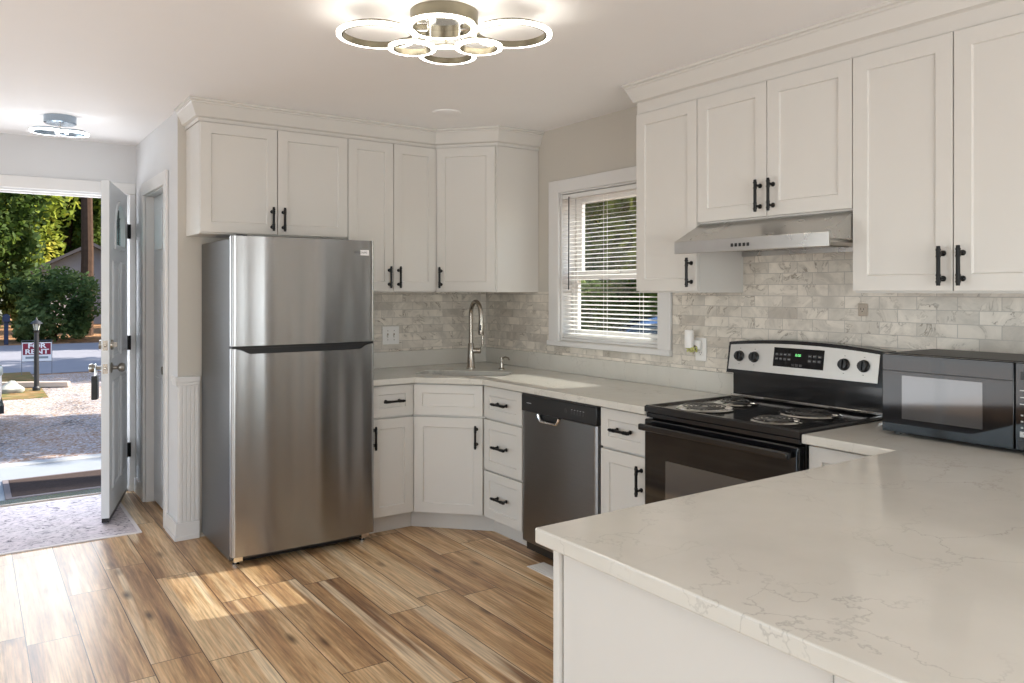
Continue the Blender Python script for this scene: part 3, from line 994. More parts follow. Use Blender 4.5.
def wall_cab(label, loc, rz, W, D, z0, z1, doors, group='white wall cabinets'):
    t = thing('wall_cabinet', label, 'cabinet', (loc[0], loc[1], z0), rz, group)
    H = z1 - z0
    MB().box(.0006, W - .0006, 0.0005, D, 0, H).build('carcass', 'cab', t, bevel=.0015, smooth=False)
    for (x0, x1, hs) in doors:
        hx = None if hs is None else (x1 - .032 if hs > 0 else x0 + .032)
        door(t, x0 + G, x1 - G, .008, H - .004, hx, .008 + .085, True)
    return t
UZ0, UZ1 = 1.4045, 2.326
YU, XU = 4.409, 2.739       # carcass front planes (doors stand 20 mm proud)
wall_cab('white two-door wall cabinet above the fridge', (1.014, YU), 0, .841, YB - YU - .001, 1.722, UZ1, [(0, .418, 1), (.418, .841, -1)])
wall_cab('white two-door wall cabinet between the fridge and the corner cabinet', (1.855, YU), 0, .603, YB - YU - .001, UZ0, UZ1, [(0, .3, 1), (.3, .603, -1)])
# diagonal corner wall cabinet
t = thing('corner_wall_cabinet', 'white diagonal corner wall cabinet with one door, left of the window', 'cabinet', (0, 0, UZ0), 0, 'white wall cabinets')
c0 = (2.4586, 4.403); c1 = (2.728, 4.094)
MB().prism([c0, c1, (XR - .001, 4.094), (XR - .001, YB - .001), (2.4586, YB - .001)], 0, UZ1 - UZ0).build('carcass', 'cab', t, bevel=.0015, smooth=False)
dv = Vector((c1[0] - c0[0], c1[1] - c0[1])); L_ = dv.length
q = MB().shaker(.012, L_ - .012, .008, UZ1 - UZ0 - .004).build('door', 'cab', t, bevel=.0015, smooth=False)
q.location = (c0[0], c0[1], 0); q.rotation_euler = (0, 0, math.atan2(dv.y, dv.x))
pull(q, .012 + .032, .093, True)
# right run: local x runs towards the camera
UZ1 = 2.289
RZ = R(-90)
DXU = XR - XU - .001
wall_cab('narrow white one-door wall cabinet beside the window, left of the hood', (XU, 2.841), RZ, .395, DXU, UZ0, UZ1, [(.0, .395, 1)])
wall_cab('white two-door wall cabinet above the range hood', (XU, 2.446), RZ, .762, DXU, 1.716, UZ1, [(.0, .379, 1), (.379, .762, -1)])
wall_cab('tall white two-door wall cabinet right of the hood, above the microwave', (XU, 1.684), RZ, .732, DXU, UZ0, UZ1, [(.0, .366, 1), (.366, .732, -1)])

# crown moulding: frieze board plus crown, swept along the cabinet fronts
def crown(path, name, z0):
    prof = [(0, z0), (.006, z0), (.006, 2.345), (.022, 2.352), (.026, 2.362), (.036, 2.385), (.048, 2.412), (.053, 2.416), (.053, 2.424), (.062, 2.428), (.062, 2.4395), (0, 2.4395)]
    rings = []
    n = len(path)
    for i, p in enumerate(path):
        p = Vector(p)
        d0 = (p - Vector(path[i - 1])).normalized() if i else None
        d1 = (Vector(path[i + 1]) - p).normalized() if i < n - 1 else None
        d0 = d0 or d1; d1 = d1 or d0
        n0 = Vector((d0.y, -d0.x)); n1 = Vector((d1.y, -d1.x))
        m = (n0 + n1).normalized()
        m /= max(.3, m.dot(n0))
        rings.append([(p.x + m.x * a, p.y + m.y * a, z) for a, z in prof])
    return struct(MB().loft(rings).build(name, 'cab', smooth=False))
crown([(1.014, YB - .001), (1.014, YU), (2.4586, YU), (2.728, 4.094), (XR - .001, 4.094)], 'trim_8', 2.3265)
crown([(XR - .001, 2.841), (XU, 2.841), (XU, .952), (XR - .001, .952)], 'trim_9', 2.2895)

def base_cab(label, loc, rz, W, D, fronts, toe=True, depth_toe=.075, group='white base cabinets'):
    t = thing('base_cabinet', label, 'cabinet', (loc[0], loc[1], 0), rz, group)
    MB().box(.0006, W - .0006, .0005, D, .11, CT - CTH - .001).build('carcass', 'cab', t, bevel=.0015, smooth=False)
    if toe:
        MB().box(.0006, W - .0006, depth_toe, depth_toe + .018, .001, .109).build('toe_kick', 'cab', t, bevel=.001, smooth=False)
    for f in fronts:
        kind, x0, x1, z0, z1 = f[:5]
        if kind == 'drawer':
            door(t, x0 + G, x1 - G, z0, z1, (x0 + x1) / 2, (z0 + z1) / 2, False, 'drawer', rail=.05)
        elif kind == 'panel':
            door(t, x0 + G, x1 - G, z0, z1, None, None, True, 'false_drawer', rail=.05)
        else:
            hx = x0 + .022 if f[5] < 0 else x1 - .046
            door(t, x0 + G, x1 - G, z0, z1, hx, z1 - .10, True)
    return t
BX = 2.46; BYF = 4.134
DZ = (.688, .866)
base_cab('narrow white base cabinet with a drawer over a door, right of the fridge', (1.8715, BYF), 0, .2795, YB - BYF - .002, [('drawer', 0.0, .2785, *DZ), ('door', .0, .2785, .116, .676, -1)], toe=False)
# diagonal sink base
t = thing('sink_base_cabinet', 'white diagonal sink base cabinet in the corner', 'cabinet', (0, 0, 0), 0, 'white base cabinets')
p0 = Vector((2.142, 4.124)); p1 = Vector((2.449, 3.790))
p0 = Vector((2.1515, 4.132)); p1 = Vector((2.4585, 3.8115))
b = MB().prism([p0, p1, (XR - .003, 3.8115), (XR - .003, YB - .003), (2.1515, YB - .003)], .11, .66)
b.build('carcass', 'cab', t, bevel=.0015, smooth=False)
dv = p1 - p0; L_ = dv.length; az = math.atan2(dv.y, dv.x)
fr = MB().box(0.001, L_ - .001, .0005, .018, .662, CT - CTH - .001).build('apron', 'cab', t, smooth=False)
fr.location = (p0.x, p0.y, 0); fr.rotation_euler = (0, 0, az)
for nm, z0, z1, r_ in (('false_drawer', *DZ, .05), ('door', .116, .676, .057)):
    q = MB().shaker(.014, L_ - .014, z0, z1, rail=r_).build(nm, 'cab', t, bevel=.0015, smooth=False)
    q.location = (p0.x, p0.y, 0); q.rotation_euler = (0, 0, az)
    if nm == 'door':
        pull(q, L_ - .05, z1 - .105, True)
nv = Vector((-dv.y, dv.x)).normalized()
def toe_pt(off):        # where the recessed plinth turns its two corners
    d = dv.normalized(); o = p0 + nv * off
    yl = BYF + off; xr = BX + off
    return (o + d * ((yl - o.y) / d.y), o + d * ((xr - o.x) / d.x))
(a0, b0), (a1, b1) = toe_pt(.075), toe_pt(.092)
MB().prism([a0, b0, b1, a1], .001, .109).build('toe_kick', 'cab', t, bevel=.001, smooth=False)
TOE = (a0, b0, a1, b1)
BD = XR - BX - .003
base_cab('white base cabinet with three stacked drawers, left of the dishwasher', (BX, 3.811), RZ, .388, BD, [('drawer', .008, .386, *DZ), ('drawer', .008, .386, .392, .676), ('drawer', .008, .386, .116, .380)], toe=False)
MB().prism([(1.8725, TOE[0].y), (TOE[0].x - .0008, TOE[0].y), (TOE[2].x - .0008, TOE[2].y), (1.8725, TOE[2].y)], .001, .109).build('toe_kick', 'cab', bpy.data.objects['base_cabinet'], bevel=.001, smooth=False).matrix_parent_inverse = Matrix.Translation((-1.8715, -BYF, 0))
DRC = bpy.data.objects['base_cabinet.001']
MB().prism([(TOE[1].x, TOE[1].y - .0008), (TOE[1].x, 3.424), (TOE[3].x, 3.424), (TOE[3].x, TOE[3].y - .0008)], .001, .109).build('toe_kick', 'cab', DRC, bevel=.001, smooth=False).matrix_parent_inverse = (Matrix.Translation((BX, 3.811, 0)) @ Matrix.Rotation(RZ, 4, 'Z')).inverted()
base_cab('white base cabinet with a drawer over a door, between dishwasher and range', (BX, 2.794), RZ, .328, BD, [('drawer', .006, .326, *DZ), ('door', .006, .326, .116, .676, 1)])
base_cab('white base cabinet tucked between the range and the peninsula', (BX, 1.684), RZ, .372, BD, [('drawer', .006, .35, *DZ), ('door', .006, .35, .116, .676, -1)])
# peninsula cabinet: end panel towards the entry, doors towards the sink
t = thing('peninsula_cabinet', 'white peninsula base cabinet with a plain framed end panel', 'cabinet', (0, 0, 0), 0, 'white base cabinets')
PE = 1.034
MB().box(PE, 2.30, .64, 1.313, .11, CT - CTH - .001).build('carcass', 'cab', t, bevel=.0015, smooth=False)
MB().box(PE + .01, 2.30, .70, 1.23, .001, .109).build('toe_kick', 'cab', t, smooth=False)
b = MB().box(PE - .008, PE - .0005, .665, 1.290, .001, CT - CTH - .001)
b.box(PE - .016, PE - .0005, 1.296, 1.315, .001, CT - CTH - .001).box(PE - .016, PE - .0005, .628, .659, .001, CT - CTH - .001)
b.build('end_panel', 'cab', t, bevel=.0015, smooth=False)
MB().box(PE - .004, 2.30, .622, .6395, .001, CT - CTH - .001).build('back_panel', 'cab', t, smooth=False)
for i in range(3):
    x0 = PE + .02 + i * .41
    q = MB().shaker(x0 + G - x0, .41 - G, .116, .70).build('door', 'cab', t, bevel=.0015, smooth=False)
    q.location = (x0 + .41, 1.3135, 0); q.rotation_euler = (0, 0, PI)
    pull(q, .05, .60, True)

# ------------------------------------------------------------------ refrigerator
t = thing('refrigerator', 'tall stainless top-freezer refrigerator at the end of the cabinets', 'refrigerator', (1.0895, 4.036, 0), 0)
FW, FH = .780, 1.693
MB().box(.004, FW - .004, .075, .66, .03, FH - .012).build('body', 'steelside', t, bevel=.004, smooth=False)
MB().box(.012, FW - .012, .062, .0745, .05, FH - .02).build('door_gasket', 'plastic', t, smooth=False)
def fdoor(name, zb, zt, m='steel'):
    cols = []
    xs = [0, .002, .006, .012, .02] + [.02 + (FW - .04) * i / 22 for i in range(1, 22)] + [FW - .02, FW - .012, FW - .006, FW - .002, FW]
    for x in xs:
        u = 2 * x / FW - 1
        ed = min(x, FW - x)
        y = .016 * u * u + (.012 * (1 - math.sqrt(max(0, 1 - (1 - min(ed, .012) / .012) ** 2))))
        y += (.0016 * math.sin(x * 21 + .6) + .0008 * math.sin(x * 47 + 2)) * (1 if ed > .03 else ed / .03)
        cols.append([(x, y, zb(x)), (x, y, zt(x)), (x, .06, zt(x)), (x, .06, zb(x))])
    return MB().loft(cols).build(name, m, t)
z_mid = 1.118
frz = fdoor('freezer_door', lambda x: z_mid + .014, lambda x: FH)
def notch(x):
    d = min(x - .035, FW - .045 - x)
    return z_mid - (.027 if d > .045 else max(0, d) / .045 * .027)
lower = fdoor('fridge_door', lambda x: .062, notch)
MB().box(.03, FW - .03, .028, .0605, z_mid - .03, z_mid + .0138).box(.004, FW - .004, .018, .0605, z_mid + .001, z_mid + .0138).build('handle_recess', 'plastic', t, bevel=.002, smooth=False)
b = MB().box(FW - .135, FW - .035, .0105, .0155, FH - .083, FH - .052)
bd = b.build('badge', 'signwhite', frz, bevel=.001)
text('badge_lettering', 'FRIGIDAIRE', .0155, 'darkprint', frz, (FW - .085, .0101, FH - .0675), FRONT)
for x in (.03, FW - .05):
    MB().lathe([(.001, 0), (.018, 0), (.018, .008), (.008, .012), (.008, .034), (.001, .034)], (x + .01, .09, .001)).box(x - .012, x + .034, .05, .08, .028, .05).build('levelling_foot', 'chrome', t)
MB().box(.05, FW - .05, .10, .12, .01, .05).build('kick_grille', 'plastic', t, smooth=False)
for x in (.05,):
    MB().box(x - .03, x + .03, .02, .1, FH - .001, FH + .008).build('hinge_cover', 'satin', t, bevel=.003)

# ------------------------------------------------------------------ dishwasher
t = thing('dishwasher', 'stainless dishwasher with black control strip between the drawers and a base cabinet', 'dishwasher', (2.432, 3.4205, 0), RZ)
DW = .6225
MB().box(.004, DW - .004, .034, .58, .03, CT - CTH - .003).build('tub', 'plastic', t, smooth=False)
def dw_front(name, z0, z1, m):
    xs = [.006 + (DW - .012) * i / 40 for i in range(41)]
    cols = []
    for x in xs:
        zt = z1
        if name == 'door' and abs(x - .245) < .088:      # scoop for the hand
            zt = z1 - .034 * min(1, (1 - (abs(x - .245) / .088) ** 4) * 1.4)
        e_ = min(x - .006, DW - .006 - x)
        y = 0 if e_ > .01 else .006 * (1 - e_ / .01)
        cols.append([(x, y, z0), (x, y, zt), (x, .033, zt), (x, .033, z0)])
    return MB().loft(cols).build(name, m, t)
dd = dw_front('door', .085, .772, 'dsteel')
# curved steel lip around the scoop
pts = []
for i in range(25):
    x = .157 + .176 * i / 24
    pts.append((x, -.004, .7715 - .034 * min(1, max(0, (1 - (abs(x - .245) / .088) ** 4)) * 1.4)))
MB().tube(pts, .0075, 8).build('handle_lip', 'chrome', dd)
MB().box(.15, .34, .012, .033, .735, .772).build('handle_pocket', 'plastic', dd, smooth=False)
cp = MB().box(.006, DW - .006, -.003, .033, .774, .862).build('control_panel', 'plastic', t, bevel=.004)
MB().box(.055, .095, -.0036, -.003, .819, .823).build('maker_mark', 'print', cp)
for i in range(5):
    MB().box(.425 + i * .022, .440 + i * .022, -.0045, -.003, .808, .823).build('button', 'satin', cp)
    MB().box(.427 + i * .022, .438 + i * .022, -.0035, -.003, .829, .831).build('button_marking', 'print', cp)
MB().lathe([(.001, -.0015), (.012, -.0015), (.012, 0), (.001, 0)], (.385, -.003, .82), 'y', 16).build('start_button', 'satin', cp)
MB().box(.01, DW - .01, .10, .115, .003, .08).build('kick_plate', 'plastic', t, smooth=False)
MB().box(.012, DW - .012, -.001, .03, .863, .872).build('top_vent', 'satin', t)

# ------------------------------------------------------------------ range
t = thing('range', 'black electric coil range with stainless control console', 'stove', (2.40, 2.4605, 0), RZ)
RW = .7705
MB().box(.003, RW - .003, .05, .62, .02, .888).build('body', 'enamel', t, bevel=.003, smooth=False)
# cooktop: shallow tray with a raised rim
b = MB()
o_ = [(.0, .005), (RW, .005), (RW, .56), (.0, .56)]
def rect(i, z):
    return [(i, .005 + i, z), (RW - i, .005 + i, z), (RW - i, .575 - i, z), (i, .575 - i, z)]
b.loft([rect(.012, .888), rect(0, .892), rect(0, .914), rect(.006, .92), rect(.018, .92), rect(.03, .912)])
b.build('cooktop', 'enamel', t)
MB().box(.004, RW - .004, .012, .05, .868, .888).build('front_trim', 'enamel', t, bevel=.003)
# burners
def burner(x, y, r):
    pan = MB().lathe([(r + .022, .9125), (r + .024, .917), (r + .014, .9205), (r + .006, .917), (r * .55, .9128), (.001, .9128), (.001, .9122), (r + .01, .9122)], (x, y, 0), n=40).build('drip_pan', 'chrome', t)
    turns = 4 if r > .085 else 3
    pts = []
    m_ = int(turns * 28)
    for i in range(m_ + 1):
        a = 2 * PI * i / 28
        rad = .018 + (r - .018) * i / m_
        pts.append((x + rad * math.cos(a), y + rad * math.sin(a), .927))
    cb = MB().tube(pts, .0052, 8)
    for v in cb.b.verts:
        v.co.z = .926 + (v.co.z - .927) * .55
    cb.build('coil', 'coil', pan)
    b = MB()
    for k in range(3):
        a = 2 * PI * k / 3 + .4
        b.tube([(x, y, .9205), (x + (r + .008) * math.cos(a), y + (r + .008) * math.sin(a), .9205)], .0022, 6)
    b.lathe([(.001, 0), (.014, 0), (.014, .003), (.001, .003)], (x, y, .923))
    b.build('coil_support', 'chrome', pan)
burner(.2, .165, .098); burner(.18, .39, .073); burner(.575, .14, .073); burner(.55, .385, .098)
# oven door
od = MB().box(.004, RW - .004, 0, .045, .225, .862).build('oven_door', 'gloss', t, bevel=.006)
MB().box(.13, RW - .13, -.0015, -.0002, .33, .70).build('oven_window', 'mwglass', od)
b = MB().box(.012, RW - .012, -.048, -.028, .818, .846)
for x in (.02, RW - .05):
    b.box(x, x + .03, -.03, -.0002, .820, .844)
b.build('handle', 'enamel', od, bevel=.006)
MB().box(.004, RW - .004, 0, .045, .06, .217).build('storage_drawer', 'enamel', t, bevel=.005)
for x in (.05, RW - .05):
    for y in (.12, .55):
        MB().lathe([(.001, 0), (.016, 0), (.016, .02), (.001, .02)], (x, y, .0)).build('foot', 'plastic', t)
# backguard with arched console
BG0, BG1 = .56, .635
MB().box(.005, RW - .005, BG0 + .02, BG1, .9205, 1.029).build('backguard', 'enamel', t, bevel=.003)
MB().box(.005, RW - .005, BG0 + .002, BG0 + .019, .9208, .930).build('backguard_ledge', 'chrome', t, bevel=.001)
def arch(x, zt, h):
    u = 2 * x / RW - 1
    return zt + h * (1 - u * u)
def console(name, x0, x1, y0, y1, z0, zt, h, m, lean=.02, par=None):
    rings = []
    for i in range(25):
        x = x0 + (x1 - x0) * i / 24
        z1 = arch(x, zt, h)
        rings.append([(x, y0, z0), (x, y0 + lean, z1), (x, y1 + (0 if name == 'console' else lean), z1), (x, y1, z0)])
    return MB().loft(rings).build(name, m, par or t)
cs = console('console', 0, RW, BG0 - .022, BG1, 1.018, 1.160, .022, 'enamel', .022)
fp_ = console('console_face', .012, RW - .022, BG0 - .0228, BG0 - .0215, 1.035, 1.146, .02, 'panelsteel', .0195, cs)
cs.location = (0, 0, .013)
tilt = math.atan2(.022, .142)
def on_console(z):      # y of the leaning face at height z
    return BG0 - .0228 + .0195 * (z - 1.035) / .115
for x in (.071, .154, .600, .686):
    k = MB().lathe([(.001, 0), (.025, 0), (.025, -.004), (.021, -.006), (.019, -.02), (.001, -.021)], (0, 0, 0), 'y', 24).box(-.0045, .0045, -.027, -.018, -.019, .019).build('knob', 'plastic', cs)
    k.location = (x, on_console(1.098) - .0008, 1.098)
    k.rotation_euler = (-tilt, 0, 0)
    for q in (-1, 1):
        mk = MB().box(-.003, .003, -.0006, 0, q * .036 - .0012, q * .036 + .0012).build('knob_marking', 'darkprint', cs)
        mk.location = (x, on_console(1.098) - .0008, 1.098); mk.rotation_euler = (-tilt, 0, 0)
dp = MB().box(-.125, .125, -.0015, 0, -.042, .042).build('display', 'gloss', cs, bevel=.001)
dp.location = (.382, on_console(1.105) - .0008, 1.108); dp.rotation_euler = (-tilt, 0, 0)
text('display_digits', '0:00', .016, 'green_led', dp, (.0, -.0018, .012), FRONT)
for r_ in range(2):
    for c in range(4):
        MB().box(-.115 + c * .021, -.1 + c * .021, -.0021, -.0015, .006 - r_ * .02, .018 - r_ * .02).build('touch_key', 'satin', dp)
    for c in range(3):
        MB().box(.05 + c * .023, .067 + c * .023, -.0021, -.0015, .006 - r_ * .02, .018 - r_ * .02).build('touch_key', 'satin', dp)
for c in range(3):
    MB().box(-.03 + c * .02, -.016 + c * .02, -.0021, -.0015, -.036, -.026).build('touch_key', 'satin', dp)
b = MB()
for r_ in range(2):
    for c in range(7):
        x = -.113 + c * .021 if c < 4 else .052 + (c - 4) * .023
        b.box(x, x + .011, -.0024, -.0021, .0115 - r_ * .02, .0128 - r_ * .02)
b.build('key_markings', 'print', dp)

# ------------------------------------------------------------------ range hood
t = thing('range_hood', 'stainless under-cabinet range hood above the range', 'range hood', (2.571, 2.4445, 1.576), RZ)
HW = .7595
HD = XR - .0085 - 2.571 - .002
prof = [(0, 0), (0, .054), (.165, .1385), (HD, .1385), (HD, 0), (HD - .012, 0), (HD - .012, .03), (.012, .03), (.012, 0)]
MB().prism(prof, 0, HW, axis='x').build('canopy', 'hoodsteel', t, bevel=.002, smooth=False)
MB().box(.03, HW - .03, .02, HD - .02, .020, .0295).build('underside_pan', 'panelsteel', t, smooth=False)
b = MB()
for x0 in (.22, .48):
    for k in range(9):
        b.box(x0 - .11 + k * .026, x0 - .092 + k * .026, .12, HD - .08, .014, .0198)
b.build('grease_filter', 'chrome', t, smooth=False)
MB().box(.28, .46, .035, .09, .012, .0198).build('lamp_lens', 'white', t, bevel=.003)
for k in range(5):
    MB().box(.315 + k * .02, .327 + k * .02, -.003, -.0003, .018, .032).build('button', 'plastic', t, bevel=.001)

# ------------------------------------------------------------------ microwave
t = thing('microwave', 'black countertop microwave on the quartz below the right wall cabinet', 'microwave', (2.658, 1.532, CT + .0003), RZ)
MW_, MH = .515, .286
MB().box(.004, MW_ - .004, .032, .345, .014, MH).build('case', 'satin', t, bevel=.004)
dr = MB().box(0, .426, 0, .0315, .012, MH - .002).build('door', 'gloss', t, bevel=.003)
MB().box(.072, .335, -.0012, -.0002, .062, .212).build('door_window', 'mwglass', dr)
MB().box(.004, .422, -.0016, -.0002, MH - .062, MH - .058).build('door_trim', 'satin', dr)
cpn = MB().box(.429, MW_, 0, .0315, .012, MH - .002).build('control_panel', 'gloss', t, bevel=.003)
MB().box(.445, .505, -.001, -.0002, MH - .055, MH - .03).build('display', 'satin', cpn)
for r_ in range(3):
    MB().box(.443, .463, -.001, -.0002, .197 - r_ * .021, .2 - r_ * .021).build('key_label', 'print', cpn)
for r_ in range(4):
    for c in range(3):
        MB().box(.446 + c * .022, .452 + c * .022, -.001, -.0002, .12 - r_ * .019, .124 - r_ * .019).build('key_label', 'print', cpn)
MB().box(.443, .458, -.0012, -.0002, .055, .072).build('start_key', 'print', cpn, bevel=.001)
MB().box(.438, .506, -.0016, -.0002, .016, .045).build('door_button', 'plastic', cpn, bevel=.001)
for x in (.03, MW_ - .03):
    for y in (.05, .31):
        MB().lathe([(.001, 0), (.012, 0), (.010, .0135), (.001, .0135)], (x, y, 0)).build('foot', 'plastic', t)

# ------------------------------------------------------------------ outlets and switches
t = thing('switch_plate', 'white double toggle switch plate on the tile between fridge and faucet', 'light switch', (2.29, YB - .0085, 1.12), 0)
MB().box(-.06, .06, -.006, -.0005, -.06, .06).build('plate', 'white', t, bevel=.003)
for x in (-.023, .023):
    tg_ = MB().box(x - .0055, x + .0055, -.0068, -.006, -.013, .013).build('toggle_slot', 'cover', t)
    MB().box(x - .0045, x + .0045, -.018, -.0069, -.010, .0).build('toggle', 'white', tg_, bevel=.001)
    for z in (-.03, .03):
        MB().lathe([(.001, -.0014), (.003, -.001), (.003, 0)], (x, -.006, z), 'y', 10).build('screw', 'nickel', t)
def outlet(label, y, z, m='white', w=.036, h=.059):
    t = thing('outlet', label, 'outlet', (XR - .0085, y, z), RZ)
    MB().box(-w, w, -.006, -.0005, -h, h).build('plate', m, t, bevel=.003)
    for q in ((-.02, .02) if h > .04 else (0,)):
        f = MB().lathe([(.001, -.0085), (.0155, -.0085), (.0165, -.006)], (0, 0, q), 'y', 20).build('socket', m, t)
        MB().box(-.007, -.005, -.0088, -.0085, q - .001, q + .008).box(.005, .007, -.0088, -.0085, q - .001, q + .007).lathe([(.0005, -.0088), (.0022, -.0088), (.0022, -.0085)], (0, 0, q - .007), 'y', 8).build('slots', 'plastic', f)
    return t
outlet('white wall outlet holding a night light, left of the range', 2.706, 1.118)
t = thing('night_light', 'white plug-in night light with pale green beads on the outlet left of the range', 'night light', (XR - .0175, 2.712, 1.138), RZ)
MB().box(-.018, .018, -.022, -.0005, -.02, .028).build('plug_body', 'white', t, bevel=.005)
MB().lathe([(.022, .0), (.024, .02), (.023, .085), (.021, .09), (.001, .09)], (-.028, -.042, -.012)).build('shade', 'white', t)
MB().tube([(0, -.018, -.006), (-.02, -.035, .0)], .006, 8).build('bracket', 'nickel', t)
b = MB()
rnd = random.Random(3)
for i in range(26):
    c = Vector((-.028 + rnd.uniform(-.022, .035), -.042 + rnd.uniform(-.014, .022), -.018 + rnd.uniform(-.013, .008)))
    b.lathe([(.0005, -.006), (.0048, -.0035), (.006, 0), (.0048, .0035), (.0005, .006)], c, 'z', 7)
o = b.build('beads', 'crystal', t); o['kind'] = 'stuff'
outlet('small beige single outlet cover on the tile right of the range, under the wall cabinet', 1.834, 1.335, 'cover', .02, .026)

# floor register
t = thing('floor_register', 'white metal floor register in front of the dishwasher', 'floor vent', (2.40, 3.11, .0005), 0)
MB().box(-.055, .055, -.14, .14, 0, .004).build('frame', 'white', t, bevel=.002)
b = MB()
for k in range(16):
    y = -.12 + k * .016
    b.box(-.04, .04, y - .003, y + .003, .0042, .0062)
b.build('louvres', 'white', t)

# ------------------------------------------------------------------ ceiling lights
def ring_light(parent, x, y, z, r, w=.017, h=.010, mm='ring', metal='gold'):
    o = MB().lathe([(r - w, 0), (r, 0), (r, h), (r - w, h)], (x, y, z), n=56, ring=True).build('light_ring', mm, parent)
    MB().lathe([(r - w - .006, -.001), (r - w - .0004, -.001), (r - w - .0004, h + .012), (r - w - .006, h + .012)], (x, y, z), n=56, ring=True).build('metal_liner', metal, o)
    return o
CX, CY = 1.44, 2.515
t = thing('ceiling_light', 'champagne ceiling light with six glowing rings over the kitchen', 'ceiling light', (CX, CY, CZ - .0005))
MB().lathe([(.001, 0), (.125, 0), (.125, -.045), (.12, -.05), (.001, -.05)], n=48).build('canopy', 'gold', t)
MB().lathe([(.001, 0), (.112, 0), (.112, -.003), (.001, -.003)], (0, 0, -.0503), n=40).build('mirror_plate', 'chrome', t)
RG = [(1.235, 2.65, 2.349, .148), (1.636, 2.362, 2.349, .148), (1.405, 2.475, 2.365, .126), (1.37, 2.635, 2.322, .089), (1.57, 2.483, 2.322, .089), (1.57, 2.715, 2.349, .115)]
for (x, y, z, r) in RG:
    ring_light(t, x - CX, y - CY, z - CZ, r)
b = MB()
for (x, y, z, r) in RG:
    v = Vector((x - CX, y - CY))
    d = v.length or .01
    u = v / d
    rin = max(.02, d - r + .028)
    b.tube([(u.x * .06, u.y * .06, -.053), (u.x * .06, u.y * .06, z - CZ + .026), (u.x * rin, u.y * rin, z - CZ + .026)], .0045, 8)
b.build('support_arms', 'chrome', t)
t = thing('ceiling_light', 'small chrome ceiling light with two glowing rings near the front door', 'ceiling light', (.44, 5.30, CZ - .0005))
MB().lathe([(.001, 0), (.085, 0), (.085, -.04), (.078, -.045), (.001, -.045)], n=40).build('canopy', 'bluechrome', t)
ring_light(t, -.055, .03, -.095, .1, mm='ringcool', metal='bluechrome')
ring_light(t, .06, -.03, -.105, .088, mm='ringcool', metal='bluechrome')
MB().tube([(0, 0, -.045), (0, 0, -.075), (-.02, .01, -.075)], .005, 8).tube([(0, 0, -.075), (.045, -.02, -.082), (.045, -.02, -.085)], .005, 8).build('support_arms', 'chrome', t)
t = thing('ceiling_disc', 'flat white round cover plate on the ceiling near the corner cabinet', 'ceiling cover', (2.258, 3.911, CZ - .0005))
MB().lathe([(.001, 0), (.085, 0), (.085, -.004), (.075, -.009), (.001, -.009)], n=40).build('cover_plate', 'ceil', t)

# ------------------------------------------------------------------ entry
HINGE = Vector((.894, 6.058)); FREE = Vector((.672, 5.259))
dv = FREE - HINGE
LW = dv.length
rz = math.atan2(dv.y, dv.x)
t = thing('door_2', 'white panelled front door standing open into the hall, with an arched leaded pane', 'door', (HINGE.x, HINGE.y, 0), rz)
DT = .022
LZ0, LZ1 = .045, 2.078
ax0, ax1, az0 = LW / 2 - .2, LW / 2 + .2, 1.70
def archpts(k, n=14, grow=0):
    pts = [(LW / 2 + (.2 + grow), az0 - grow)]
    for i in range(n + 1):
        a = PI * i / n
        pts.append((LW / 2 + (.2 + grow) * math.cos(a), 1.80 + (.17 + grow) * math.sin(a)))
    pts.append((LW / 2 - (.2 + grow), az0 - grow))
    return pts
b = MB()
outer = [(0.004, LZ0), (LW, LZ0), (LW, LZ1), (.004, LZ1)]
ed = []
for lp in (outer, archpts(0)):
    vs = [b.b.verts.new((x, -DT, z)) for x, z in lp]
    ed += [b.b.edges.new((vs[i], vs[(i + 1) % len(vs)])) for i in range(len(vs))]
bmesh.ops.triangle_fill(b.b, edges=ed, use_beauty=True)
ex = bmesh.ops.extrude_face_region(b.b, geom=list(b.b.faces))
for v in ex['geom']:
    if isinstance(v, bmesh.types.BMVert):
        v.co.y = DT
leaf = b.build('door_leaf', 'doorpaint', t, bevel=.0015, smooth=False)
b = MB()
po, pi_ = archpts(0, grow=.022), archpts(0, grow=-.004)
rings = [[(po[i][0], DT + .0005, po[i][1]), (po[i][0], DT + .011, po[i][1]), (pi_[i][0], DT + .011, pi_[i][1]), (pi_[i][0], DT + .0005, pi_[i][1])] for i in range(len(po))]
b.loft(rings, closed=True).build('pane_moulding', 'doorpaint', leaf)
pn = MB().prism(archpts(0, grow=-.001), -.003, .003, axis='y').build('arched_pane', 'doorpane', leaf)
b = MB()
for q in (-.1, 0, .1):
    b.tube([(LW / 2 + q, .005, az0), (LW / 2 + q, .005, 1.80 + .17 * math.sqrt(1 - (q / .2) ** 2))], .004, 6)
for i in range(1, 5):
    a = PI * i / 5
    b.tube([(LW / 2, .005, 1.80), (LW / 2 + .195 * math.cos(a), .005, 1.80 + .165 * math.sin(a))], .003, 6)
b.tube([(LW / 2 + .11 * math.cos(PI * i / 12), .005, 1.80 + .09 * math.sin(PI * i / 12)) for i in range(13)], .004, 6)
b.build('leading', 'satin', pn)
def raised(b, x0, x1, z0, z1, y, s):
    for k, (i, d) in enumerate(((0, .007), (.03, .004))):
        pass
    rings = []
    for i, d in ((0, .0003), (.004, .008), (.016, .008), (.024, .002), (.04, .002), (.055, .007)):
        rings.append([(x0 + i, y + s * d, z0 + i), (x1 - i, y + s * d, z0 + i), (x1 - i, y + s * d, z1 - i), (x0 + i, y + s * d, z1 - i)])
    b.loft(rings)
